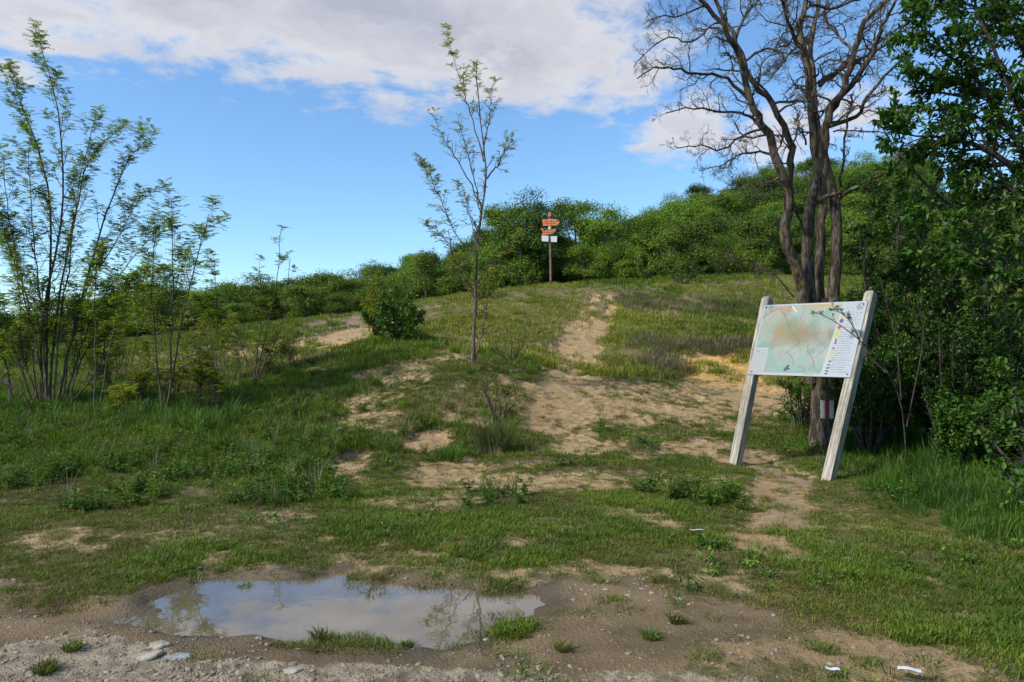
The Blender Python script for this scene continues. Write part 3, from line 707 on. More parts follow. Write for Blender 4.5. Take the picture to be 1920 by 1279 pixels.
def simple_leaves(plant, per=5, L=.06, W=.03, frac=1.0, jitter=.02, hang=.1):
    r = plant.r; P_, D_ = [], []
    for P, lev in plant.tips:
        if r.random() > frac: continue
        m_ = len(P) - 1; n = int(per * r.uniform(.7, 1.3)); f = r.uniform(.05, 1, n) * m_; i = np.minimum(f.astype(int), m_ - 1)
        q = P[i] + (P[i + 1] - P[i]) * (f - i)[:, None]; d = unit(P[i + 1] - P[i])
        P_.append(q + r.normal(0, jitter, (n, 3))); D_.append(unit(d * .5 + unit(r.normal(0, 1, (n, 3))) - np.array([0, 0, hang])))
    b = Buf()
    if P_:
        P_ = np.concatenate(P_); D_ = np.concatenate(D_); n = len(P_)
        leaves(b, P_, D_, np.array([0, 0, 1.]) + r.normal(0, .45, (n, 3)), L * r.uniform(.55, 1.15, n), W * r.uniform(.7, 1.15, n))
    return b

def localise(buf, o):
    o = np.asarray(o, float); buf.v = [v - o for v in buf.v]; return buf

def finish(pl, root_p, name, label, cat, group, wood_name, woodmat, leafbuf, leafname, leafmat, twigmat=None):
    root = empty(name, tuple(root_p), label, cat, group)
    wb_ = pl.wood
    if twigmat is None:
        wb_.v += []; off = wb_.n
        for v in pl.twig.v: wb_.v.append(v)
        for f in pl.twig.f4: wb_.f4.append(f + off)
        wb_.n += pl.twig.n
    localise(wb_, root_p).build(wood_name, woodmat, root)
    if twigmat is not None and pl.twig.v: localise(pl.twig, root_p).build('twigs', twigmat, root)
    if leafbuf is not None and leafbuf.v: localise(leafbuf, root_p).build(leafname, leafmat, root)
    return root

def guided_px(base_px, Y, lines, seed, depth=.5, **kw):
    """turn photographed stem courses into 3-D courses, each leaning a little to or from the camera"""
    r = np.random.default_rng(seed); out = []
    for ln in lines:
        dd = r.uniform(-abs(depth), abs(depth)) if len(ln) < 3 or not isinstance(ln[-1], (int, float)) else ln[-1]
        pts = [q for q in ln if not isinstance(q, (int, float))]
        P = []
        L = max(abs(pts[-1][1] - pts[0][1]) + abs(pts[-1][0] - pts[0][0]), 1)
        for i, q in enumerate(pts):
            u = (abs(q[1] - pts[0][1]) + abs(q[0] - pts[0][0])) / L
            y0 = q[2] if len(q) > 2 else Y
            P.append(at(q[0], q[1], y0 + dd * u))
        out.append(P)
    return out

# ---- the big locust clump on the left
pl = Plant(11, .10, .24, ratio=.45, spread=.52)
LN = guided_px(None, 13, [
    [(77, 748), (80, 604), (113, 420), (119, 278), (101, 177), (74, 76)],
    [(86, 745), (89, 604), (95, 396), (71, 278), (42, 200), (21, 141)],
    [(92, 748), (104, 610), (143, 396), (172, 295), (238, 232)],
    [(110, 742), (143, 598), (190, 426), (238, 307), (270, 268)],
    [(82, 745), (60, 598), (30, 500), (0, 426), (-40, 360)],
    [(118, 742), (148, 575), (214, 456), (261, 372)],
    [(100, 748), (118, 560), (140, 420), (150, 330), (180, 215)],
    [(70, 748), (50, 580), (20, 430), (5, 300)],
    [(122, 745), (170, 600), (235, 500), (300, 420)],
    [(88, 748), (76, 560), (60, 420), (55, 260)],
    [(60, 750), (20, 640), (-30, 560)], [(130, 745), (160, 660), (215, 590)], [(72, 750), (40, 650), (35, 540), (10, 460)], [(140, 748), (190, 680), (200, 600), (225, 540)]], 3, 1.2)
for i, P in enumerate(LN): pl.guide(P, .026 if i < 4 else .017, .004, 1, 3, (5, 26, 6), L=1.4, t0=.14, wob=.012, n=16, sides=6)
lb = pinnate(pl, 3, .15, 5, .018, .034, 1)
finish(pl, on(90, 748), 'locust_tree', 'tallest feathery many stemmed young locust tree at the left edge', 'tree', 'young locust trees', 'stems', M['stem'], lb, 'foliage', M['locust_leaf'])

def locust(seed, base, Y, lines, label, r0=.02, L=1.0, kids=(4, 13, 6), frac=.95, mt='locust_leaf', dep=.5, per=4, t0=.35, leafL=.17, group='young locust trees', name='locust_tree', cat='tree'):
    pl = Plant(seed, .12, .22, ratio=.45, spread=.6)
    for P in guided_px(None, Y, lines, seed, dep): pl.guide(P, r0, .005, 1, 3, kids, L=L, t0=t0, wob=.01, n=12, sides=5)
    lb = pinnate(pl, per, leafL, 5, .020, .040, frac)
    b = at(base[0], base[1], Y); b[2] = gz(b[0], b[1]) - .02
    return finish(pl, b, name, label, cat, group, 'stems', M['stem'], lb, 'foliage', M[mt])
locust(21, (315, 772), 12.6, [[(315, 775), (322, 620), (324, 503), (321, 373)], [(312, 772), (340, 600), (368, 492), (392, 400)], [(305, 772), (290, 640), (285, 520), (292, 420)]],
       'slim young locust tree with two feathery leaders right of the tall clump', .02, 1.5, (4, 16, 6))
locust(22, (180, 790), 12.2, [[(178, 795), (178, 600), (182, 470)], [(182, 792), (214, 610), (240, 520)]], 'thin sapling standing in long grass just in front of the tall locust clump', .016, .9)
locust(23, (405, 705), 15.5, [[(405, 708), (408, 600), (402, 482)], [(400, 706), (390, 600), (372, 560)]], 'small slender locust sapling whose tip rises alone above the far ridge', .013, .8)
locust(24, (478, 712), 15, [[(478, 715), (500, 620), (520, 520), (527, 424)], [(482, 715), (530, 600), (543, 485)], [(474, 715), (490, 600), (487, 500)], [(476, 712), (520, 660), (560, 630)], [(474, 714), (450, 640), (430, 600)]],
       'fan shaped grey stemmed sapling with bare tips near the sandy slope', .017, .9, (4, 9, 4), .5, 'yellow_leaf')
locust(25, (20, 760), 13.4, [[(28, 762), (10, 680), (-5, 560)], [(22, 762), (0, 640), (-50, 520)]], 'crooked sapling leaning out past the left edge of the picture', .022, 1.0)
locust(26, (240, 705), 15.8, [[(236, 710), (238, 604), (285, 486)], [(240, 710), (262, 600), (270, 500)]], 'half hidden locust sapling between the tall clump and the slim tree', .015, 1.2, (4, 14, 6))
YG = [(150, 700, 17, 60, 90), (215, 720, 15, 60, 110), (355, 705, 16, 70, 110), (430, 720, 14.5, 60, 100), (395, 660, 20, 60, 70), (545, 700, 15.5, 60, 60), (60, 680, 18, 70, 80), (300, 660, 21, 70, 70),
      (10, 690, 17, 70, 90), (370, 770, 12.4, 40, 110), (405, 775, 12.5, 36, 90), (225, 790, 12, 30, 60)]
YL = ['below the tall clump', 'right of the tall clump', 'behind the slim locust tree', 'left of the fan shaped sapling', 'on the bank above the sandy hollow', 'below the sandy slope',
      'far back at the left edge', 'beside the end of the sandy track', 'at the very left edge', 'rising straight from the long grass', 'standing next to another straight thin shoot', 'tiny and bright in long grass']
for i, (px, py, Y, wd, hh) in enumerate(YG):
    b = unproj(px, py, 60); Y = b[1] if 9 < b[1] < 30 else Y; q = np.random.default_rng(60 + i)
    lines = [[(px + q.normal(0, 4), py + 4), (px + q.uniform(-.5, .5) * wd * .6, py - hh * .5), (px + q.uniform(-1, 1) * wd * .75, py - hh * q.uniform(.75, 1.15))] for _ in range(5)]
    locust(60 + i, (px, py), Y, lines, 'small yellowish shrub ' + YL[i], .010, .8 * Y / 15, (3, 8, 4), .75, 'yellow_leaf', .4, 2, .25, .13, 'small yellowish shrubs on the left bank', 'shrub', 'shrub')

qq = np.random.default_rng(808)
for i in range(10):
    px = qq.uniform(20, 600); py = 705 + qq.uniform(-25, 60) - (px > 480) * 20; b = unproj(px, py, 60); hh = qq.uniform(50, 125) * (14 / max(b[1], 11)); wd = qq.uniform(20, 45)
    lines = [[(px + qq.normal(0, 3), py + 4), (px + qq.uniform(-.5, .5) * wd, py - hh * .5), (px + qq.uniform(-1, 1) * wd, py - hh * qq.uniform(.7, 1.1))] for _ in range(4)]
    locust(900 + i, (px, py), b[1], lines, 'thin yellow green shoot in the undergrowth along the left bank', .008, .55 * b[1] / 14, (3, 7, 4), .8, 'yellow_leaf', .3, 2, .2, .12, 'thin shoots in the undergrowth of the left bank', 'young_shoot', 'shoot')

# ---- central sapling
pl = Plant(31, .13, .18, ratio=.40, spread=.62)
LN = guided_px(None, 14, [
    [(886, 697), (890, 600), (894, 500), (901, 408), (912, 322), (898, 204), (894, 112)],
    [(907, 303), (881, 211), (865, 158), (837, 60)],
    [(894, 486), (852, 434), (819, 355), (789, 303)],
    [(901, 381), (858, 303), (832, 260), (812, 217)],
    [(912, 335), (937, 303), (960, 263)],
    [(892, 545), (924, 500), (983, 434)],
    [(890, 560), (862, 510), (838, 450), (800, 420)],
    [(903, 395), (880, 300), (860, 230)],
    [(905, 290), (918, 220), (922, 160)],
    [(896, 470), (880, 400), (866, 345)],
    [(884, 690), (900, 640), (915, 560), (925, 500)]], 5, .8)
rr = [(.045, .008), (.018, .004), (.017, .004), (.017, .004), (.02, .005), (.017, .004), (.02, .005), (.015, .004), (.015, .004), (.012, .004), (.03, .006)]
for i, P in enumerate(LN):
    tips0 = len(pl.tips)
    pl.guide(P, rr[i][0], rr[i][1], 1, 3, (5, 22 if i else 28, 7), L=.8 if i else .95, t0=.3 if i else .42, wob=.012, n=16, sides=6)
# leaves only on the outer left and the topmost twigs
kept = []
for P, lev in pl.tips:
    c = P[-1]; px_ = CX + F * c[0] / c[1]; py_ = CY - F * (c[2] - EYE) / c[1]
    pr = .55 if (px_ < 862 and py_ > 290) else (.5 if py_ < 170 and px_ < 905 else (.35 if 430 < py_ and px_ > 905 else .16))
    if pl.r.random() < pr: kept.append((P, lev))
pl.tips = kept
lb = pinnate(pl, 2, .15, 5, .018, .034, .9)
b = on(886, 694); b[1] = 14; b[2] = gz(b[0], 14)
finish(pl, b, 'locust_tree', 'lone slender half bare sapling in the middle of the grassy slope', 'tree', None, 'stems', M['stem'], lb, 'foliage', M['yellow_leaf'])

# ---- dark green bush and companions on the slope
def bush(seed, px, py, Y, w_, h_, label, mt, L=.05, W=.03, n=9, per=9, kids=(4, 6, 5), sm='dark_stem', group=None, name='bush', cat='bush', frac=1.0, up=.2, base=None, spread=.75):
    b = base if base is not None else at(px, py, Y)
    b = np.array(b, float); b[2] = gz(b[0], b[1]) - .03; pl = Plant(seed, .16, up, ratio=.5, spread=spread, sides=(6, 5, 3, 3)); r = pl.r
    for k in range(n):
        a = 2 * math.pi * (k + r.random()) / n; q = r.uniform(.2, 1) ** .7
        top = b + np.array([math.cos(a) * w_ * .5 * q, math.sin(a) * w_ * .5 * q, h_ * (1 - .35 * q * q) * r.uniform(.75, 1.0)])
        mid = b + (top - b) * .5 + np.array([math.cos(a) * w_ * .08, math.sin(a) * w_ * .08, h_ * .06])
        pl.guide([b + r.normal(0, .03 * w_, 3) * [1, 1, 0], mid, top], .012 * h_ + .006, .004, 1, 3, kids, L=h_ * .42, t0=.2, n=8, sides=5)
    lb = simple_leaves(pl, per, L, W, frac, jitter=L * .5)
    return finish(pl, b, name, label, cat, group, 'stems', M[sm], lb, 'foliage', M[mt])
bush(41, 742, 655, 19, 1.7, 1.55, 'round dark green bush beside the pale sandy slope', 'bush_leaf', .085, .055, 11, 9, (4, 8, 5))
bush(42, 712, 625, 20.5, 1.2, 1.9, 'yellow green bush rising behind the round dark one', 'yellow_leaf', .08, .04, 9, 7, (4, 8, 5))
locust(43, (690, 620), 20.6, [[(692, 622), (690, 560), (697, 490)], [(692, 622), (700, 560), (710, 520)]], 'thin pale shoot sticking up above the yellow green bush', .02, .8, (4, 7, 4), .9, 'yellow_leaf', .3, 3, .3, .17, None, 'sapling', 'sapling')
bush(44, 1283, 548, 33.5, 2.0, 1.3, 'spiky olive shrub on the crest left of the dead tree', 'wood_leaf', .10, .03, 10, 7, (4, 7, 4))
bush(45, 935, 800, 11.9, .9, 1.1, 'wispy young bush growing out of the dry grass clump', 'yellow_leaf', .04, .02, 7, 3, (3, 5, 3), sm='stem', frac=.8)
bush(46, 960, 700, 15.5, 1.2, .8, 'low leafy scrub right of the lone sapling', 'yellow_leaf', .045, .02, 8, 5, (3, 5, 3), sm='stem')
bush(47, 1505, 760, 11.8, .8, 1.2, 'leafy bush at the foot of the dead tree behind the board', 'thicket_leaf', .05, .03, 9, 8, (4, 6, 4))
bush(48, 1350, 520, 37, 1.5, 1.7, 'pale airy shrub at the edge of the wood', 'wood_leaf_light', .10, .05, 8, 6, (3, 6, 4))
for i, (px, py) in enumerate([(990, 528), (1210, 524), (905, 560), (1420, 527)]):
    bush(49 + i, px, py, 36.5 if px != 905 else 32, 1.8, 1.2 + .2 * i, ['low bush at the left foot of the trail post', 'low bush on the crest right of the footpath', 'yellowish scrub behind the lone sapling', 'small bush on the crest beside the dead tree'][i], 'wood_leaf_light', .11, .06, 8, 6, (3, 6, 4))

# ---- the wood on the hill
def crown_buf(seed, w_, h_, n, ls, trunk_h):
    r = np.random.default_rng(seed); b = Buf(); lob = []
    for k in range(int(24 * w_ / 4)):
        a = r.uniform(0, 6.28); z = r.uniform(0, 1); q = math.sqrt(max(0, 1 - (z * 1.05 - .30) ** 2 * 1.3)) * r.uniform(.45, .95)
        lob.append((math.cos(a) * q * w_ * .44, math.sin(a) * q * w_ * .44, trunk_h + z * (h_ - trunk_h) * .92, r.uniform(.10, .27) * w_))
    lob.append((0, 0, h_ * .72, .3 * w_)); per = n // len(lob)
    for (x, y, z, q) in lob:
        d = unit(r.normal(0, 1, (per, 3))); d[:, 2] = np.where(d[:, 2] < -.35, -d[:, 2], d[:, 2]); rad = q * r.uniform(.3, 1.35, per) ** .7
        rad *= 1 + .25 * np.sin(d[:, 0] * 7 + x) * np.cos(d[:, 1] * 6 + z)
        P = np.array([x, y, z]) + d * rad[:, None] * np.array([1, 1, .72])
        D = unit(unit(r.normal(0, 1, (per, 3))) + d * .5 - np.array([0, 0, .15]))
        leaves(b, P, D, d + r.normal(0, .5, (per, 3)) + np.array([0, 0, .4]), ls * r.uniform(.6, 1.3, per), ls * .62 * r.uniform(.7, 1.2, per))
    return b, lob
protos = []
for s, (w_, h_, ls, n, mt) in enumerate([(5.2, 7.5, .13, 19000, 'wood_leaf'), (4.6, 6.6, .13, 17000, 'wood_leaf'), (5.6, 6.8, .13, 19000, 'wood_leaf'), (4.4, 7.8, .13, 17000, 'wood_leaf'),
                                     (4.0, 5.0, .12, 13000, 'wood_leaf_light'), (3.4, 4.2, .11, 11000, 'wood_leaf_light')]):
    cb, lob = crown_buf(700 + s, w_, h_, n, ls, h_ * (.16 if s < 4 else .06)); tb = Buf()
    tube(tb, [(0, 0, -.4), (.05, 0, h_ * .3), (-.05, .06, h_ * .6), (0, 0, h_ * .85)], [.16, .12, .08, .03], 7)
    for (x, y, z, q) in lob[::2]: tube(tb, [(0, 0, max(z * .45, .3)), (x * .5, y * .5, z * .75), (x, y, z)], [.06, .04, .012], 4)
    protos.append((cb.mesh('crown', M[mt]), tb.mesh('trunk', M['grey_stem'])))
def wood_tree(p, k, sc, rz, name, label, group, rnd):
    root = empty(name, tuple(p), label, 'tree', group, rz); root.scale = sc
    for nm, me in (('crown', protos[k][0]), ('trunk', protos[k][1])):
        o = bpy.data.objects.new(nm, me); C.objects.link(o); o.parent = root
    return root
r = np.random.default_rng(99); placed = []
def far_enough(x, y, d): return all((x - a) ** 2 + (y - b_) ** 2 > d * d for a, b_ in placed)
def zs(x, y): return float(zbase(np.array([x]), np.array([y]))[0])
# front edge of the wood
edge_px = [(745, 54, 5), (775, 52, 5), (800, 50, 4), (830, 49, 4), (858, 47, 4), (885, 46, 5), (915, 46, 0), (945, 46, 3), (975, 45, 1), (1005, 46, 0), (1035, 47, 2), (1065, 46, 4), (1095, 45, 4), (1125, 46, 4), (1160, 46, 1), (1190, 45, 4),
           (1225, 45, 4), (1255, 43, 4), (1290, 44, 4), (1320, 45, 4), (1350, 45, 1), (1385, 45, 4), (1415, 44, 4), (1450, 45, 2), (1485, 46, 4), (1520, 45, 0), (1560, 44, 4), (1600, 44, 1), (1640, 43, 2), (1690, 43, 4), (1740, 43, 0), (1800, 43, 1), (1860, 43, 2), (1930, 43, 0), (2000, 43, 1)]
for px, Y, k in edge_px:
    x = (px - CX) / F * Y; placed.append((x, Y)); s_ = r.uniform(.42, .74) if k < 4 else r.uniform(.5, .9); Y += r.uniform(-1.5, 2); x = (px - CX) / F * Y
    if px in (945, 975, 1005): s_ = .84
    if 1050 < px < 1270: s_ *= .82
    wood_tree((x, Y, zs(x, Y) - .3), k, (s_, s_, s_ * r.uniform(.9, 1.08)), r.uniform(0, 6.28), 'broadleaf_tree', 'leafy tree in the front row of the wood along the crest', 'trees at the front edge of the wood', r.random())
cnt = 0
for tries in range(9000):
    Y = r.uniform(49, 107); u = r.uniform(-.2, .6); x = u * Y; px = CX + F * u
    if Y > 100 + 10 and px > 1000: continue
    if px < 780 and Y < 62: continue
    if not far_enough(x, Y, 2.3 + .009 * Y): continue
    placed.append((x, Y)); k = r.choice([0, 1, 2, 3, 0, 1, 2, 3, 4]); s_ = r.uniform(.6, .95)
    wood_tree((x, Y, zs(x, Y) - .3), int(k), (s_ * 1.12, s_ * 1.12, s_ * r.uniform(.82, 1.1)), r.uniform(0, 6.28), 'broadleaf_tree', 'rounded dark green tree within the dense wood on the hillside', 'trees of the hillside wood', r.random()); cnt += 1
    if cnt >= 262: break
# low growth on the left flank
cnt = 0
for tries in range(9000):
    Y = r.choice([r.uniform(38, 70), r.uniform(70, 105), r.uniform(85, 105)]); u = r.uniform(-.85, -.10); x = u * Y; px = CX + F * u
    if px > 640 and Y < 50: continue
    if Y < 44 and px > 480: continue
    if not far_enough(x, Y, 2.0 + .008 * Y): continue
    placed.append((x, Y)); k = r.choice([4, 5, 5, 4, 1]) if Y < 75 else r.choice([1, 2, 4, 0]); s_ = r.uniform(.4, .75) if Y < 55 else (r.uniform(.7, 1.05) if k >= 4 else r.uniform(.62, .82))
    wood_tree((x, Y, zs(x, Y) - .2), int(k), (s_ * 1.25, s_ * 1.25, s_ * .9), r.uniform(0, 6.28), 'shrub_tree', 'low rounded shrub or tree on the hillside beyond the left bank', 'low trees on the left hillside', r.random()); cnt += 1
    if cnt >= 295: break

# ---- the dead tree behind the board
TS = 2.063
def dp(x, y): return (1150 + x / TS, y / TS)
pl = Plant(77, .34, .05, sides=(12, 7, 4, 3), ratio=.50, spread=.85, thin=.5)
TY = 10.2
def G(pts, r0, r1, dd, kids=(0, 17, 9, 6), L=1.3, t0=.2, lev=1, y0=TY, n=None, wob=.012):
    r0 = r0 * (.62 if r0 > .1 else .72); L = L * 1.15
    P = []
    for i, q in enumerate(pts):
        u = i / (len(pts) - 1); a = dp(*q); P.append(at(a[0], a[1], y0 + (dd if not isinstance(dd, tuple) else dd[0] * (1 - u) + dd[1] * u) * (u if not isinstance(dd, tuple) else 1)))
    pl.guide(P, r0, r1, lev, 4, kids, L=L, t0=t0, wob=wob, n=n or len(pts) * 3, sides=12 if r0 > .08 else 7, leafy=False)
base = on(1548, 850); bz = base
# root flare and bole
bole = [at(1548, 868, TY), at(1549, 800, TY), at(1551, 720, TY), at(1545, 640, TY), at(1543, 560, TY)]
bole[0][2] = gz(bole[0][0], TY) - .1
P = spline(bole, 14); tube(pl.wood, P, [.33, .27, .245, .23, .225, .225, .22, .2, .17, .15, .13, .12, .1, .06], 14)
G([(765, 1480), (738, 1160), (715, 1040), (662, 900), (680, 750), (640, 640), (600, 520), (550, 450), (520, 350), (480, 200), (430, 110), (340, 0), (270, -110)], .15, .02, (0, -1.2), L=1.25, t0=.38)
G([(676, 800), (676, 720), (684, 640), (680, 550), (620, 410), (540, 320), (500, 230), (450, 110), (380, -20), (330, -150)], .085, .02, (-.2, -.7), L=1.2)
G([(790, 1480), (764, 1160), (752, 950), (762, 780), (788, 700), (772, 500), (760, 350), (740, 200), (722, 100), (742, 0), (730, -160)], .16, .03, (0, .3), L=1.3, t0=.4)
G([(815, 1500), (800, 1160), (800, 950), (812, 780), (800, 640), (790, 480), (770, 300), (765, 150), (800, 0), (830, -150)], .13, .025, (.25, .8), L=1.2, t0=.5)
G([(845, 1480), (850, 1160), (865, 950), (850, 780), (820, 650), (822, 500), (850, 400), (900, 330), (930, 200), (965, 100), (1060, 0), (1120, -120)], .15, .025, (0, -.4), L=1.25, t0=.45)
G([(840, 430), (900, 350), (1000, 215), (1030, 120), (1080, 40), (1110, -60)], .07, .015, -.8, L=1.0)
G([(800, 320), (900, 250), (1060, 170), (1180, 20)], .05, .012, .7, L=1.0)
G([(830, 490), (950, 440), (985, 370), (1090, 260), (1160, 210)], .05, .012, -.6, L=.9)
G([(800, 330), (880, 270), (960, 230), (1040, 150), (1180, 60)], .05, .012, 1.0, L=.9)
G([(520, 380), (430, 300), (330, 285), (230, 268), (165, 262), (90, 300)], .038, .008, -.7, L=.95, t0=.25)
G([(560, 470), (500, 440), (400, 430), (300, 418), (200, 440)], .032, .008, -.2, L=.8, t0=.2)
G([(612, 598), (560, 588), (480, 600), (420, 640), (330, 662)], .03, .006, .5, L=.75)
G([(575, 500), (480, 530), (420, 582), (330, 562), (230, 570)], .028, .006, -.9, L=.75)
G([(440, 130), (380, 105), (300, 160), (210, 150), (130, 200), (80, 260)], .028, .006, .6, L=.85)
G([(360, 20), (250, 60), (190, 60), (110, 92)], .022, .006, -.5, L=.7)
G([(500, 240), (590, 190), (690, 205), (740, 180)], .03, .008, -.6, L=.8)
G([(470, 160), (500, 80), (560, 0), (600, -80)], .04, .01, .5, L=.9)
G([(740, 220), (690, 120), (660, 40), (640, -60)], .05, .012, -.7, L=1.0)
G([(765, 160), (700, 190), (640, 260), (600, 320)], .028, .006, -.8, L=.8)
G([(620, 400), (700, 395), (780, 385)], .028, .015, -.2, L=.5)
G([(745, 560), (720, 490), (712, 440)], .022, .006, -.4, L=.3)
G([(850, 510), (960, 505), (1090, 512)], .018, .006, -.2, L=.3)
G([(770, 790), (830, 760), (880, 755)], .05, .03, -.45, L=.2)
G([(740, 905), (712, 820), (690, 752)], .028, .01, -.35, L=.15)
G([(700, 1150), (620, 1060), (560, 1040), (500, 1030), (450, 960)], .014, .004, -1.2, L=.5)
G([(640, 700), (540, 720), (430, 740), (370, 760)], .016, .004, .8, L=.8)
G([(870, 775), (940, 722), (1070, 662), (1120, 600), (1180, 560)], .05, .02, -.9, L=.6)
G([(880, 725), (890, 600), (910, 440), (928, 370)], .026, .012, -.3, L=.3)
G([(760, 20), (860, 30), (960, -10), (1100, -60)], .035, .01, .6, L=1.0)
G([(930, 200), (860, 130), (820, 60), (840, -40)], .035, .01, .9, L=1.0)
b = np.array(bole[0]); b[2] += .1
root = empty('bare_tree', tuple(b), 'leafless many stemmed dead tree with crooked branches behind the map board', 'tree')
localise(pl.wood, b).build('trunk', M['bark_dead'], root); localise(pl.twig, b).build('twigs', M['twig'], root)
# red and white trail blaze painted on the bole
m, t, p, out = mat('blaze_paint'); tcn = t.node('ShaderNodeTexCoord').outputs['Object']; sp = t.node('ShaderNodeSeparateXYZ'); t.put(sp.inputs[0], tcn)
red = t.rng(t.math('ABSOLUTE', sp.outputs[0]), .028, .034, 1, 0)
c = t.mix(red, (.55, .50, .45), (.30, .02, .02)); c = t.mix(t.rng(t.noise(tcn, 30, 5, .7), .5, .7, 0, .8), c, (.12, .085, .065)); t.put(p.inputs['Base Color'], c); p.inputs['Roughness'].default_value = .9
bb = Buf(); bc = at(1551, 765, TY); V = []
for i in range(7):
    for k in range(9):
        a = -.38 + .76 * k / 8; V.append((.243 * math.sin(a), -.243 * math.cos(a), -.13 + .26 * i / 6))
bb.add(V, [[i * 9 + k, i * 9 + k + 1, (i + 1) * 9 + k + 1, (i + 1) * 9 + k] for i in range(6) for k in range(8)])
o = bb.build('trail_blaze', m, root, tuple(bc - b)); o.rotation_euler = (0, 0, -.43); o['label'] = 'red bar on a white painted trail mark'

# ---- thicket on the right
def tree_px(seed, Y, lines, label, mt, L, W, per, kids, name='tree', cat='tree', sm='dark_stem', r0=.05, LL=1.1, t0=.2, crook=.14, up=.02, maxlev=3, group=None, dep=1.0, base=None, frac=1.0, spread=.8):
    pl = Plant(seed, crook, up, ratio=.5, spread=spread, sides=(8, 5, 4, 3))
    P0 = guided_px(None, Y, lines, seed, dep)
    for i, P in enumerate(P0): pl.guide(P, r0 if i < 2 else r0 * .6, .006, 1, maxlev, kids, L=LL, t0=t0, n=12, wob=.01)
    lb = simple_leaves(pl, per, L, W, frac, jitter=.012)
    b = np.array(base if base is not None else P0[0][0], float); b[2] = gz(b[0], b[1]) - .03
    return finish(pl, b, name, label, cat, group, 'stems', M[sm], lb, 'foliage', M[mt])
# overhanging tree with long glossy leaves
tree_px(201, 8.0, [[(2080, 900), (2050, 500), (2000, 300), (1930, 100), (1870, -40)], [(2070, 700), (1990, 420), (1880, 300), (1780, 260), (1680, 250)], [(2040, 560), (1940, 330), (1850, 170), (1760, 90), (1730, 40)],
                   [(2030, 450), (1930, 250), (1850, 60), (1800, -60)], [(2060, 600), (1950, 480), (1830, 420), (1720, 330), (1650, 230)], [(2040, 380), (1980, 160), (1930, -20)], [(2060, 660), (1960, 560), (1860, 500), (1770, 440)],
                   [(2050, 520), (1960, 400), (1880, 340), (1800, 150)], [(2000, 300), (1900, 180), (1790, 180), (1700, 160)], [(2000,260),(1900,60),(1760,-20)]],
        'big overhanging tree with long glossy leaves filling the upper right corner', 'cherry_leaf', .098, .038, 10, (4, 17, 8), r0=.07, LL=1.5, dep=1.0, t0=.3)
tree_px(202, 10.5, [[(1860, 860), (1850, 600), (1840, 450), (1820, 330)], [(1860, 860), (1800, 620), (1740, 480), (1700, 370)], [(1860, 860), (1930, 600), (1960, 400)], [(1850, 700), (1780, 560), (1700, 500)], [(1860, 760), (1880, 560), (1900, 380)],
                    [(1860, 800), (1800, 700), (1730, 640)], [(1860, 860), (1900, 700), (1940, 560)]],
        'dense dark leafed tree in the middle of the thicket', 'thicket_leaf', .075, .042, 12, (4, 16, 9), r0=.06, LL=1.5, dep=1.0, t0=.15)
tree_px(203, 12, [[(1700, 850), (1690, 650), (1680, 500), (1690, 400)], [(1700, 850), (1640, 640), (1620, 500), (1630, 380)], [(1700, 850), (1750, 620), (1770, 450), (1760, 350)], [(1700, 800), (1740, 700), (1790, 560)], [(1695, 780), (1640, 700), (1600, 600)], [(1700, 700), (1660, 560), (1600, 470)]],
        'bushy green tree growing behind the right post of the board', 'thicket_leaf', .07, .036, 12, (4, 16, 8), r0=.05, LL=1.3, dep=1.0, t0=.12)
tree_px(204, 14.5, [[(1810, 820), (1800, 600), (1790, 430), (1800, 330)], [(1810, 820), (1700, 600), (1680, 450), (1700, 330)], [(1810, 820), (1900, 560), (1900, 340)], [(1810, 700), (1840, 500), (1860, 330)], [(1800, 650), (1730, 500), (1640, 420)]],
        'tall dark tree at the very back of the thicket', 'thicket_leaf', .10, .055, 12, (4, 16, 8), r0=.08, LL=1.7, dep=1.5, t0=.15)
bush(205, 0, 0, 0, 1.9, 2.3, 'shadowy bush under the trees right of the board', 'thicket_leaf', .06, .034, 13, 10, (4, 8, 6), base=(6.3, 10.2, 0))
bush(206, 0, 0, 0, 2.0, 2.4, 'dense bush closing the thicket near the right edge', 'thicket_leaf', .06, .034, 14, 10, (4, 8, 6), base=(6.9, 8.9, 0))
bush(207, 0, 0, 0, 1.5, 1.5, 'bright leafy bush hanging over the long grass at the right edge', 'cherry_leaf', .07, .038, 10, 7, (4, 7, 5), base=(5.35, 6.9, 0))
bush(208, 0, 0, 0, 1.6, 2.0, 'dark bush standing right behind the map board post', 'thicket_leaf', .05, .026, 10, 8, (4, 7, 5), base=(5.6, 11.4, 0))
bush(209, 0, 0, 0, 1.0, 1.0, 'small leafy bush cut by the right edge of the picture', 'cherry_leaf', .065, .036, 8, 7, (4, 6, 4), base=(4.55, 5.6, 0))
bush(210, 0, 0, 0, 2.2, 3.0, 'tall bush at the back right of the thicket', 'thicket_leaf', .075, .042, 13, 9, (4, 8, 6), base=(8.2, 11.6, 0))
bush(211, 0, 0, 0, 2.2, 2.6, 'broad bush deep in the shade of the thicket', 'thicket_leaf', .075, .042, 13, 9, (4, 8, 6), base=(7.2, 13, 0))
bush(212, 0, 0, 0, 2.2, 2.8, 'outermost bush of the thicket beyond the picture edge', 'thicket_leaf', .07, .04, 12, 9, (4, 8, 6), base=(7.6, 7.6, 0))
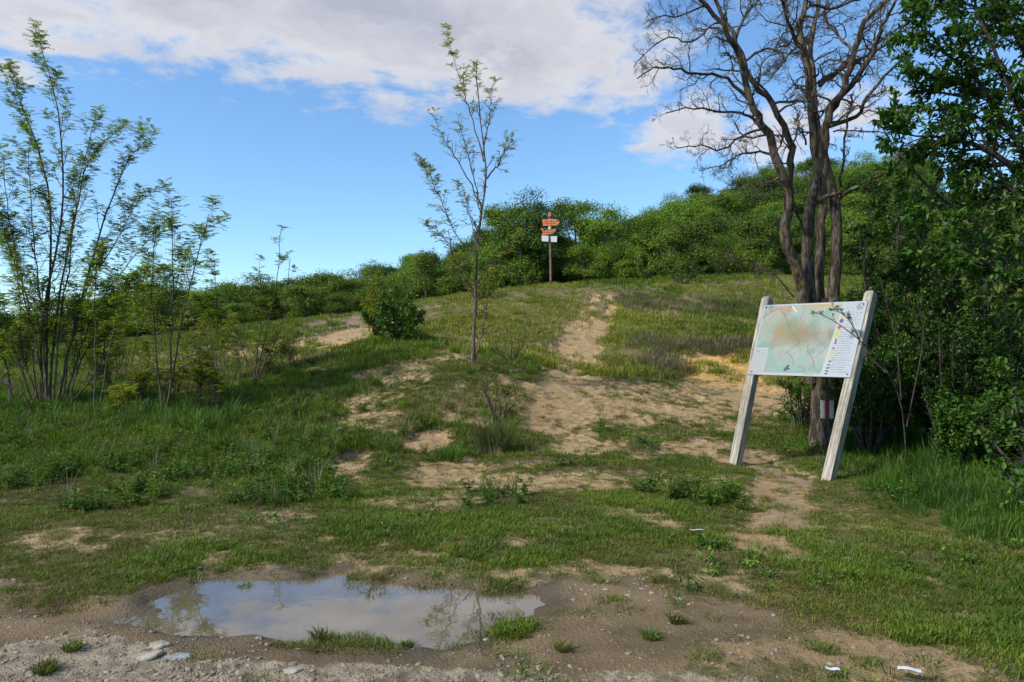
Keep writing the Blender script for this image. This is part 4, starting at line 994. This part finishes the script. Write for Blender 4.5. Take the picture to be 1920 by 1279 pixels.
for i, (bx_, by_, bw_, bh_, lb_) in enumerate([(4.95, 9.6, 1.3, 1.9, 'dark leafy bush closing the gap right behind the board'), (5.7, 9.0, 1.5, 2.3, 'shaded bush in the dark heart of the thicket'), (5.35, 8.1, 1.0, 1.1, 'low bush where the long grass meets the thicket'),
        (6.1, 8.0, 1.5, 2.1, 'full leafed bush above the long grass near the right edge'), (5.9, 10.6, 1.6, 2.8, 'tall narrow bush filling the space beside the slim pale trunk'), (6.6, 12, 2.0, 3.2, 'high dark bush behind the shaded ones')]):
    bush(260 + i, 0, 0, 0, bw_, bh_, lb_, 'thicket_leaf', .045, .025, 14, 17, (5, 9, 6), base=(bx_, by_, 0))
# barberry whose twigs reach across the board
pl = Plant(230, .16, .0, ratio=.42, spread=.6)
for P in guided_px(None, 8.3, [[(1700, 870), (1690, 760), (1660, 690), (1612, 638), (1560, 600), (1520, 582)], [(1612, 638), (1592, 600), (1566, 580)], [(1690, 750), (1680, 640), (1660, 560), (1650, 520)], [(1665, 700), (1610, 655), (1570, 645)],
                              [(1700, 800), (1730, 640), (1720, 560)]], 230, -.35): pl.guide(P, .010, .003, 1, 3, (3, 9, 3), L=.42, t0=.3, n=12, sides=4)
lb = simple_leaves(pl, 6, .028, .012, 1, .006)
b = at(1700, 870, 8.3); b[2] = gz(b[0], b[1]) - .02
finish(pl, b, 'barberry_shrub', 'thin shrub sending fine twigs across the right side of the map', 'shrub', None, 'stems', M['dark_stem'], lb, 'foliage', M['thicket_leaf'])
# slim trunk right of the board post
pl = Plant(231, .1, .1); P = guided_px(None, 10, [[(1630, 870), (1631, 790), (1626, 700), (1622, 600)]], 1, .1)[0]; pl.guide(P, .035, .02, 1, 3, (2, 4, 3), L=.7, t0=.6); lb = simple_leaves(pl, 6, .05, .03)
b = P[0].copy(); b[2] = gz(b[0], b[1]) - .03
finish(pl, b, 'young_tree', 'thin straight pale trunk in the shade right of the board post', 'tree', None, 'stems', M['grey_stem'], lb, 'foliage', M['thicket_leaf'])
# dead brush heap right edge and fallen limb left edge
pl = Plant(240, .22, .0, sides=(4, 3, 3, 3)); c0 = np.array([4.95, 6.25, .45])
for k in range(26): pl.branch(c0 + pl.r.normal(0, .10, 3), pl.r.normal(0, 1, 3), .45, .006, 1, 3, (3, 4, 3), False)
bb = np.array([4.95, 6.25, gz(4.95, 6.25)]); tube(pl.wood, [bb, bb + [0, 0, .45]], [.015, .01], 5)
finish(pl, bb, 'dead_brush', 'tangle of dead grey twigs above the long grass at the right edge', 'brush', None, 'twigs', M['grey_stem'], None, '', None)
bb = Buf(); P = [at(-60, 690, 12.6), at(0, 715, 12.5), at(40, 735, 12.4), at(66, 760, 12.3)]; P[-1][2] = gz(P[-1][0], P[-1][1]); tube(bb, spline(P, 10), np.linspace(.03, .014, 10), 6)
tube(bb, spline([P[1], P[1] + [.15, .1, .25], P[1] + [.35, .1, .35]], 6), np.linspace(.012, .004, 6), 4)
tag(bb.build('fallen_branch', M['dark_stem']), 'dark dead limb slanting down into the long grass at the left edge', 'branch')

# ------------------------------------------------------------------ map board
m, t, p, out = mat('weathered_wood'); M['post'] = m
tcn = t.node('ShaderNodeTexCoord').outputs['Object']; mp = t.node('ShaderNodeMapping'); t.put(mp.inputs[0], tcn); mp.inputs['Scale'].default_value = (1, 1, .06)
n = t.noise(mp.outputs[0], 45, 6, .65, .3); c = t.mix(t.rng(n, .35, .65), (.16, .14, .11), (.42, .38, .31)); c = t.mix(t.rng(t.noise(tcn, 3.5, 5, .6), .45, .7, 0, .6), c, (.14, .12, .085))
c = t.mix(t.rng(t.noise(tcn, 16, 3), .68, .75, 0, .8), c, (.10, .08, .06))
t.put(p.inputs['Base Color'], c); p.inputs['Roughness'].default_value = .85; t.put(p.inputs['Normal'], bump(t, n, .5, .006))
LB, LT = np.array([2.905, 9.10, -.05]), at(1440, 558, 9.51)
RB, RT = np.array([3.66, 8.06, -.05]), at(1634, 548, 8.63)
LB[2] = gz(*LB[:2]) - .08; RB[2] = gz(*RB[:2]) - .08
origin = (LB + RB) / 2
broot = empty('map_board', tuple(origin), 'leaning hiking map board on two weathered wooden posts before the dead tree', 'signboard')
across = unit((RB - LB) * [1, 1, 0]); 
def post(B, T, name):
    ax = unit(T - B); fr_ = unit(np.cross(ax, across)); 
    if fr_[1] > 0: fr_ = -fr_
    sd = unit(np.cross(fr_, ax)); hw, hd = .058, .062; b = Buf(); n = 24; q = np.random.default_rng(int(abs(B[0]) * 100)); V = []
    L = np.linalg.norm(T - B); prof = [(0, 1)] + [(i / n, 1) for i in range(1, n)] + [(.985, .97), (1.0, .72)]
    for u, k in prof:
        wv = 1 + q.normal(0, .008)
        for (sx, sy) in ((-1, -1), (-.86, -1), (.86, -1), (1, -1), (1, -.86), (1, .86), (1, 1), (.86, 1), (-.86, 1), (-1, 1), (-1, .86), (-1, -.86)):
            cx_ = .96 if abs(sx) == 1 and abs(sy) == 1 else 1
            V.append(np.array([sx * hw * k * wv * cx_, sy * hd * k * wv * cx_, u * L]))
    F_ = [[i * 12 + j, i * 12 + (j + 1) % 12, (i + 1) * 12 + (j + 1) % 12, (i + 1) * 12 + j] for i in range(len(prof) - 1) for j in range(12)]
    b.add(V, F_); k0 = (len(prof) - 1) * 12; cidx = b.n
    b.v.append(np.array([[0, 0, L + .004]])); b.n += 1; b.f3.append(np.array([[k0 + j, k0 + (j + 1) % 12, cidx] for j in range(12)]))
    from mathutils import Matrix
    o = b.build('post', M['post'], broot, smooth=False)
    Mx = Matrix(((sd[0], -fr_[0], ax[0], B[0] - origin[0]), (sd[1], -fr_[1], ax[1], B[1] - origin[1]), (sd[2], -fr_[2], ax[2], B[2] - origin[2]), (0, 0, 0, 1)))
    o.matrix_local = Mx; return ax, fr_, sd
axL, frL, sdL = post(LB, LT, 'post'); axR, frR, sdR = post(RB, RT, 'post')
def on_post(B, ax, fr_, px, py, off=.075):
    # point of the plane in front of the post seen at this pixel
    d = unit(np.array([(px - CX) / F, 1, -(py - CY) / F])); o_ = np.array([0, 0, EYE]); q = B + fr_ * off
    return o_ + d * (((q - o_) @ fr_) / (d @ fr_))
cTL = on_post(LB, axL, frL, 1433, 572); cBL = on_post(LB, axL, frL, 1403, 702); cTR = on_post(RB, axR, frR, 1627, 564); cBR = on_post(RB, axR, frR, 1594, 708)
# art painted on a fine grid
NX, NY = 420, 280; art = np.ones((NY, NX, 3)) * [.66, .70, .72]
U, Vv = np.meshgrid(np.linspace(0, 1, NX), np.linspace(1, 0, NY)[::-1] * -1 + 1)     # U across, Vv from bottom (0) to top (1) by row
Vv = np.linspace(0, 1, NY)[:, None] * np.ones((1, NX)); T_ = 1 - Vv      # T_ 0 at the top
def paint(mk, c, a=1.0):
    mk = np.clip(mk * a, 0, 1)[..., None]; art[:] = art * (1 - mk) + np.array(c) * mk
inmap = ((U > .012) & (U < .80) & (T_ < .965) & (T_ > .02) & ~((U < .155) & (T_ > .62)) & ~((U > .785 - .06 * T_) & (T_ > .0)))
paint(inmap * 1.0, (.50, .60, .55))
nA = fbm(U * 9, T_ * 7, 901, 5); nB = fbm(U * 5, T_ * 4, 905, 5); nC = fbm(U * 30, T_ * 22, 910, 4)
paint(inmap * sstep(-.05, .25, nA), (.27, .50, .42), .75)
paint(inmap * np.exp(-((U - .42) / .26) ** 2 - ((T_ - .44) / .16) ** 2 + nB * .8), (.42, .34, .17), .85)
paint(inmap * np.exp(-((U - .30) / .14) ** 2 - ((T_ - .36) / .15) ** 2 + nB * .5), (.38, .40, .16), .7)
paint(inmap * np.exp(-((U - .66) / .16) ** 2 - ((T_ - .46) / .09) ** 2 + nB * .5), (.38, .29, .20), .8)
paint(inmap * np.exp(-((U - .22) / .04) ** 2 - ((T_ - .42) / .2) ** 2 + nA), (.60, .36, .20), .5)
paint(inmap * np.exp(-((U - .25) / .22) ** 2 - ((T_ - .06) / .06) ** 2) * sstep(-.1, .3, nA + nC * .4), (.72, .30, .18), .9)
paint(inmap * np.exp(-((U - .58) / .16) ** 2 - ((T_ - .04) / .035) ** 2), (.72, .48, .16), .8)
paint(inmap * sstep(.12, .34, fbm(U * 6, T_ * 5, 930, 4) + .25 * (T_ > .6) - .1), (.56, .60, .56), .55)
paint(inmap * sstep(.72, .92, T_ + nB * .2) * (U < .75), (.24, .52, .44), .45)
paint(inmap * (np.abs(np.sin((nA * 3 + nB * 4) * 9)) < .12), (.28, .30, .22), .4); paint(inmap * (np.abs(np.sin((nB * 5 - nA * 2) * 7 + 1)) < .06), (.62, .30, .24), .5); paint(inmap * (np.abs(np.sin((nC + nB * 3) * 6 + 2)) < .05), (.75, .75, .7), .5)
def stroke(pts, wd, c, a=1.0, wig=.004):
    P = spline(np.array([(x, y) for x, y in pts]), 60); P += np.random.default_rng(int(pts[0][0] * 1000)).normal(0, wig, P.shape)
    d = np.full(U.shape, 9.0)
    for i in range(len(P) - 1):
        e = P[i + 1] - P[i]; q = np.clip(((U - P[i][0]) * e[0] + (T_ - P[i][1]) * e[1]) / (e @ e + 1e-9), 0, 1)
        d = np.minimum(d, np.hypot((U - P[i][0] - q * e[0]) * 1.45, T_ - P[i][1] - q * e[1]))
    paint((d < wd) * 1.0, c, a)
stroke([(.20, .10), (.24, .17), (.33, .35), (.42, .50), (.46, .53), (.40, .62), (.35, .68), (.43, .78), (.45, .86)], .0035, (.30, .12, .12), .8)
stroke([(.43, .08), (.41, .25), (.46, .36), (.50, .42), (.62, .42), (.72, .41)], .0035, (.52, .26, .2), .7)
stroke([(.54, .55), (.55, .66), (.62, .78), (.66, .9)], .0045, (.55, .16, .18), .8); stroke([(.63, .76), (.70, .66), (.74, .56)], .003, (.55, .2, .2), .7)
stroke([(.16, .92), (.24, .84), (.30, .76), (.26, .62)], .004, (.66, .38, .3), .7); stroke([(.48, .88), (.54, .88), (.58, .97), (.66, .98)], .003, (.45, .16, .18), .7)
stroke([(.06, .28), (.12, .18), (.22, .09), (.34, .06)], .008, (.74, .42, .16), .8); stroke([(.02, .2), (.08, .12), (.18, .06)], .006, (.66, .25, .12), .8)
stroke([(.36, .12), (.30, .04)], .005, (.85, .85, .8), .9); stroke([(.62, .08), (.50, .18), (.47, .28)], .005, (.8, .6, .3), .7)
stroke([(.365, .92), (.40, .86)], .008, (.03, .04, .04)); stroke([(.375, .93), (.41, .90)], .004, (.03, .04, .04))
# legend column, symbols and ruled lines of fine print
paint((U > .80 - .06 * T_) & (T_ < .97), (.62, .67, .71), 1); paint((U < .15) & (T_ > .63), (.60, .62, .60), 1)
q = np.random.default_rng(5)
def textline(x0, x1, y, c=(.20, .22, .26), hgt=.006, a=.75):
    x = x0
    while x < x1:
        l = q.uniform(.008, .035); paint((U > x) & (U < min(x + l, x1)) & (np.abs(T_ - y) < hgt), c, a * q.uniform(.5, 1)); x += l + q.uniform(.004, .010)
for k in range(26): textline(.83 - .05 * (k / 26) + (0 if k % 3 else .02), q.uniform(.93, .985), .16 + k * .031, a=.6)
for k in range(9): textline(.015, .14, .66 + k * .035, (.35, .30, .32), .004, .5)
for k in range(3): textline(.82, .90, .05 + k * .04, (.3, .34, .38), .006, .5)
textline(.02, .75, .983, (.5, .4, .3), .003, .5)
def blob(x, y, rx, ry, c, a=1): paint(((np.abs(U - x) < rx) & (np.abs(T_ - y) < ry)) * 1.0, c, a)
blob(.805, .20, .014, .03, (.75, .62, .25), .8); blob(.812, .165, .010, .02, (.20, .14, .45)); 
paint((np.hypot((U - .806) * 1.45, T_ - .26) < .028) * 1.0, (.10, .10, .38))
blob(.800, .345, .007, .034, (.70, .03, .04)); blob(.800, .345, .020, .012, (.70, .03, .04))
blob(.795, .45, .018, .042, (.75, .68, .12)); blob(.795, .535, .007, .035, (.12, .06, .22)); 
paint(((np.abs(U - .790) < (T_ - .60) * .35) & (T_ > .60) & (T_ < .64)) * 1.0, (.40, .04, .08)); blob(.785, .715, .014, .032, (.72, .66, .20))
for y in (.80, .845, .885, .925, .96): blob(.785 - .01 * (y - .8) / .15, y, .014, .008, (.05, .05, .06))
dcir = np.hypot((U - .945) * 1.45, T_ - .07); paint(((dcir < .046) & (dcir > .036)) * 1.0, (.22, .26, .32), .8)
paint((dcir < .030) * sstep(-.1, .2, fbm(U * 90, T_ * 70, 77, 2)), (.22, .26, .32), .7)
for (x, y) in ((.05, .67), (.03, .05)): blob(x, y, .006, .009, (.3, .1, .35))
edge_ = np.minimum(np.minimum(U, 1 - U) * 1.45, np.minimum(T_, 1 - T_)); paint(edge_ < .006, (.50, .52, .53), .9)
art = np.clip(.66 * (.8 * art ** 1.5 + .2 * .42) * (1 + .05 * fbm(U * 3, T_ * 3, 50, 4))[..., None], 0, 1)
Pn = (cBL[None, None] * ((1 - U) * (1 - Vv))[..., None] + cBR * (U * (1 - Vv))[..., None] + cTL * ((1 - U) * Vv)[..., None] + cTR * (U * Vv)[..., None])
nrm = unit(np.cross(cBR - cBL, cTL - cBL)); nrm = nrm if nrm[1] < 0 else -nrm
pb = Buf(); ii = (np.arange(NY - 1)[:, None] * NX + np.arange(NX - 1)).ravel()
pb.add(Pn.reshape(-1, 3) - origin, np.stack([ii, ii + 1, ii + NX + 1, ii + NX], 1))
m, t, p, out = mat('printed_map'); ca = t.node('ShaderNodeVertexColor', layer_name='art'); t.put(p.inputs['Base Color'], ca.outputs[0]); p.inputs['Roughness'].default_value = .6; p.inputs['Specular IOR Level'].default_value = .15
o = pb.build('map_sheet', m, broot, smooth=False); o['label'] = 'faded printed trail map with a legend column'
ca = o.data.color_attributes.new('art', 'FLOAT_COLOR', 'POINT'); ca.data.foreach_set('color', np.concatenate([art, np.ones((NY, NX, 1))], 2).astype(np.float32).ravel())
m, t, p, out = mat('backing_sheet'); p.inputs['Base Color'].default_value = (.42, .43, .43, 1); p.inputs['Roughness'].default_value = .5; M['backing'] = m
bb = Buf(); kx, ky = 12, 8; gu, gv = np.meshgrid(np.linspace(0, 1, kx), np.linspace(0, 1, ky)); gu = gu[..., None]; gv = gv[..., None]
Pk = (cBL * (1 - gu) * (1 - gv) + cBR * gu * (1 - gv) + cTL * (1 - gu) * gv + cTR * gu * gv).reshape(-1, 3) - origin
ii = (np.arange(ky - 1)[:, None] * kx + np.arange(kx - 1)).ravel(); fq = np.stack([ii, ii + 1, ii + kx + 1, ii + kx], 1)
bb.add(np.vstack([Pk - nrm * .003, Pk - nrm * .013]), np.vstack([fq, fq[:, ::-1] + kx * ky]))
for lst in ([k for k in range(kx)], [(ky - 1) * kx + k for k in range(kx)], [k * kx for k in range(ky)], [k * kx + kx - 1 for k in range(ky)]):
    bb.f4.append(np.array([[a_, b_, b_ + kx * ky, a_ + kx * ky] for a_, b_ in zip(lst[:-1], lst[1:])]))
bb.build('backing_panel', M['backing'], broot, smooth=False)
for f_ in (.12, .85):
    a0 = cBL + (cTL - cBL) * f_; a1 = cBR + (cTR - cBR) * f_; bb = Buf(); cc_ = (a0 + a1) / 2 - nrm * .0285; up_ = unit(cTL - cBL)
    box(bb, cc_ - origin, (a1 - a0) / 2 * .80, nrm * .014, up_ * .035); bb.build('crossbar', M['post'], broot, smooth=False)
m, t, p, out = mat('bolt_metal'); p.inputs['Base Color'].default_value = (.12, .12, .12, 1); p.inputs['Metallic'].default_value = .8; p.inputs['Roughness'].default_value = .5; M['bolt'] = m
for (u_, v_) in ((.03, .04), (.97, .04), (.03, .96), (.97, .96)):
    c_ = (cBL * (1 - u_) + cBR * u_) * (1 - v_) + (cTL * (1 - u_) + cTR * u_) * v_; bb = Buf(); tube(bb, [c_ - origin, c_ + nrm * .008 - origin, c_ + nrm * .009 - origin], [.009, .009, .001], 8); bb.build('screw', M['bolt'], broot)

# ------------------------------------------------------------------ trail post on the crest
Y = 37.0; pb_ = at(1033, 527, Y); pb_[2] = gz(pb_[0], Y) - .1
sroot = empty('trail_signpost', tuple(pb_), 'tall rusty trail post with orange arrow boards and two white plates on the crest', 'signpost')
def pm(name, c1, c2, rough=.6, sc=12):
    m, t, p, out = mat(name); c = t.mix(t.rng(t.noise(t.node('ShaderNodeTexCoord').outputs['Object'], sc, 5, .65), .4, .65), c1, c2); t.put(p.inputs['Base Color'], c); p.inputs['Roughness'].default_value = rough; return m
pole_m = pm('rusty_pole', (.10, .055, .04), (.24, .13, .09), .7, 4); orange = pm('orange_paint', (.72, .17, .04), (.82, .30, .12), .6, 14); dark = pm('dark_lettering', (.05, .02, .02), (.12, .04, .03)); white = pm('white_plate', (.62, .66, .72), (.75, .78, .82), .5, 5); wpole = pm('white_band', (.55, .52, .48), (.7, .68, .62))
def S3(px, py, dy=0): v = at(px, py, Y + dy) - pb_; return v
top = S3(1030.5, 398); bb = Buf(); tube(bb, [(0, 0, 0), S3(1032, 470)], [.07, .06], 10); tube(bb, [S3(1032, 470), top], [.058, .05], 10); bb.build('pole', pole_m, sroot)
bb = Buf(); tube(bb, [S3(1030.6, 424), S3(1030.6, 430)], [.085, .085], 10); bb.build('painted_band', wpole, sroot)
def board(pts, mt, name, dy, th=.03, letters=0, seed=1):
    P = np.array([S3(x, y, dy) for x, y in pts]); Pb = P + [0, th, 0]; n = len(P); b = Buf(); c0 = P.mean(0); c1 = Pb.mean(0); V = np.vstack([P, Pb, [c0], [c1]])
    b.f3.append(np.array([[i, (i + 1) % n, 2 * n] for i in range(n)] + [[n + (i + 1) % n, n + i, 2 * n + 1] for i in range(n)]))
    b.v.append(V); b.n += len(V); b.f4.append(np.array([[i, n + i, n + (i + 1) % n, (i + 1) % n] for i in range(n)]))
    o = b.build(name, mt, sroot, smooth=False)
    if letters:
        q = np.random.default_rng(seed); lo = P.min(0); hi = P.max(0); hi[2] = max(hi[2], lo[2] + .01); lb_ = Buf(); y = P[:, 1].min() - .006
        for rr_ in range(2):
            zc = lo[2] + (hi[2] - lo[2]) * (.36 + .3 * rr_); x = lo[0] + .12 * (hi[0] - lo[0])
            while x < hi[0] - .16 * (hi[0] - lo[0]):
                l = q.uniform(.02, .05); box(lb_, (x + l / 2, y, zc + q.uniform(-.01, .01)), (l / 2, 0, 0), (0, .003, 0), (0, 0, q.uniform(.015, .028))); x += l + q.uniform(.025, .05)
        lb_.build('lettering', dark, o, smooth=False)
    return o
board([(1017, 411.5), (1043, 411), (1049, 417), (1044, 422.5), (1018, 423.5)], orange, 'arrow_board', -.10, .03, 1, 1)
board([(1013.5, 427), (1020, 430.5), (1031, 430), (1042, 429), (1042.5, 432), (1036, 438.5), (1016, 440.5), (1017, 434)], orange, 'arrow_board', -.11, .03, 1, 2)
board([(1015.5, 441.5), (1028.5, 442), (1028.5, 453), (1016, 452.5)], white, 'white_plate', -.10); board([(1032.5, 442.8), (1044.5, 443), (1044, 454), (1033, 453.5)], white, 'white_plate', -.10)
board([(1028, 399), (1032, 397.5), (1033.5, 401), (1031, 406.5), (1028, 405.5)], orange, 'top_plate', -.09)
bb = Buf(); a_, b__ = S3(1016, 446), S3(1044, 447); box(bb, (a_ + b__) / 2 + [0, -.062, 0], ((b__ - a_) / 2), (0, .012, 0), (0, 0, .02)); bb.build('bracket', pole_m, sroot, smooth=False)

# ------------------------------------------------------------------ stones, litter, tussocks
def stone(px, py, w_, label, seed, flat=.4, c=None):
    p0 = on(px, py); r_ = w_ / F * p0[1] / 2; r2 = np.random.default_rng(seed); b = Buf(); nr, ns = 12, 18; V = []
    ph0 = r2.uniform(0, 6)
    for i in range(nr + 1):
        th = math.pi * i / nr
        for k in range(ns):
            ph = 2 * math.pi * k / ns; d = np.array([math.sin(th) * math.cos(ph), math.sin(th) * math.sin(ph), math.cos(th)])
            q = 1 + .16 * math.sin(2.3 * ph + ph0) * math.sin(th) + .10 * math.sin(5 * ph + 3 * th + ph0) + r2.normal(0, .025)
            V.append(d * q * r_ * np.array([1, .62, flat * (1.0 if d[2] < .55 else .9)]))
    k = np.arange(ns); k2 = (k + 1) % ns
    b.add(V, np.concatenate([np.stack([i * ns + k, (i + 1) * ns + k, (i + 1) * ns + k2, i * ns + k2], 1) for i in range(nr)]))
    o = b.build('stone', c or M['stone'], None, (p0[0], p0[1], p0[2] - r_ * flat * .12)); o.rotation_euler = (r2.normal(0, .08), r2.normal(0, .08), r2.uniform(-.5, .5))
    return tag(o, label, 'stone')
grey = pm('grey_stone', (.17, .18, .19), (.30, .31, .32), .8, 25); tan = pm('tan_stone', (.20, .175, .13), (.34, .30, .24), .85, 20); pale = pm('pale_stone', (.24, .21, .165), (.38, .34, .28), .85, 20)
stone(298, 1212, 48, 'flat tan stone, upper one of the three below the puddle', 1, .35, tan); stone(270, 1233, 60, 'long flat tan stone lying left of the grey one', 2, .25, tan)
stone(338, 1231, 46, 'rounded blue grey stone below the left end of the puddle', 3, .4, grey); stone(641, 812, 28, 'pale grey rock at the edge of the sandy patch', 4, .7, grey)
stone(136, 941, 20, 'small pale stone in the grass at the left', 5, .6, pale); stone(548, 1262, 40, 'flat light stone sunk in the gravel', 6, .25, pale); stone(58, 1268, 18, 'small bluish stone in the lower left corner', 7, .5, grey)
stone(160, 1207, 10, 'little white stone left of the tan stones', 8, .5, pale); stone(912, 1195, 12, 'tiny pinkish stone at the right shore of the puddle', 9, .6, pale); stone(200, 1263, 14, 'small grey pebble amid the gravel', 10, .5, grey)
stone(1590, 1052, 26, 'lump of pale earth at the end of the bare patch', 11, .5, pale)
paper = pm('white_paper', (.46, .46, .45), (.58, .58, .57), .6, 9)
def scrap(px, py, w_, h_, label, seed, cat='litter', name='paper_scrap'):
    p0 = on(px, py); wm = w_ / F * p0[1]; hm = h_; q = np.random.default_rng(seed); n = 9; V = []
    for sgn in (0, .003):
        for i in range(n):
            for j in range(5):
                V.append(((i / (n - 1) - .5) * wm * (1 + .06 * q.normal()), (j / 4 - .5) * hm * (1 + .1 * q.normal()), .05 + .003 * math.sin(i * .9 + seed) + .003 * math.cos(j * 2.1) - sgn))
    V = np.array(V); V[n * 5:, :2] = V[:n * 5, :2]; V[n * 5:, 2] = V[:n * 5, 2] - .003; b = Buf()
    f = [[i * 5 + j, (i + 1) * 5 + j, (i + 1) * 5 + j + 1, i * 5 + j + 1] for i in range(n - 1) for j in range(4)]
    b.add(V, f + [[x + n * 5 for x in reversed(g_)] for g_ in f]); o = b.build(name, paper, None, tuple(p0), smooth=True); o.rotation_euler = (0, 0, q.uniform(-.4, .1)); return tag(o, label, cat)
scrap(1306, 1007, 26, .03, 'narrow strip of white paper lying in the short grass', 3, name='paper_strip'); scrap(1706, 1277, 40, .05, 'crumpled white paper at the bottom edge, the larger of two', 5); scrap(1560, 1279, 26, .04, 'small white paper scrap at the bottom edge', 8)

def tussock(px, py, w_, h_, label, mts, seed, n=160, wd=.006, lean=.8, name='grass_tuft'):
    p0 = on(px, py); r_ = w_ / F * p0[1] / 2; h = h_ / F * p0[1]; root = empty(name, tuple(p0), label, 'grass tuft', None)
    for i, (mt, f, nm) in enumerate(mts): blade_tuft(seed + i, int(n * f), r_ * .6, h * (1.2 if i == 0 else 1.05), wd, lean, .6).build(nm, M[mt], root)
    return root
tussock(733, 850, 70, 38, 'green grass tussock between the two sandy patches', [('meadow', 1, 'blades'), ('straw', .3, 'dry_stems')], 1, 260)
tussock(478, 862, 85, 45, 'rounded tussock topped with pale dead grass in the left meadow', [('tall', 1, 'blades'), ('straw', .5, 'dry_stems')], 5, 320)
tussock(928, 846, 105, 78, 'large clump of green grass with brown dead stems on top', [('meadow', 1, 'blades'), ('heath', .9, 'dry_stems')], 9, 420, .007)
tussock(845, 858, 75, 34, 'low dark grass tuft left of the brown topped clump', [('tall', 1, 'blades')], 13, 260)
for i, (px, py, w_, h_, lb_) in enumerate([(705, 1104, 60, 22, 'grass tuft growing on the far shore of the puddle, largest there'), (660, 1094, 34, 18, 'small grass tuft just left of the largest one on the far shore'), (603, 1196, 44, 26, 'leafy tuft at the near shore of the puddle'),
        (935, 1152, 48, 26, 'grass tuft standing in the water at the right end of the puddle'), (968, 1118, 30, 16, 'small tuft at the upper right corner of the puddle'), (460, 1092, 34, 16, 'tuft at the upper left shore of the puddle'),
        (765, 1205, 30, 14, 'short tuft at the lowest point of the puddle shore'), (520, 1180, 40, 14, 'flat tuft near the lower left shore'), (535, 1147, 26, 8, 'tiny tuft poking out of the water'), (420, 1172, 40, 10, 'thin tuft at the lower left end of the puddle'),
        (1268, 1172, 44, 22, 'lone green tuft on the bare earth right of the puddle'), (1220, 1200, 50, 18, 'tuft left below the lone green one'), (84, 1262, 60, 26, 'leafy dark weed in the lower left corner'), (135, 1222, 50, 18, 'tuft above the leafy dark weed'),
        (1055, 1220, 40, 22, 'tuft right below the puddle')]):
    tussock(px, py, w_, h_, lb_, [('meadow' if i % 2 else 'lawn', 1 if i < 10 else .6, 'blades'), ('straw', .12, 'dry_stems')], 200 + i * 3, int(90 + w_ * 3), .0055, 1.2)
tussock(478, 930, 10, 1, 'bent straw', [('straw', 1, 'blades')], 1, 2) if False else None
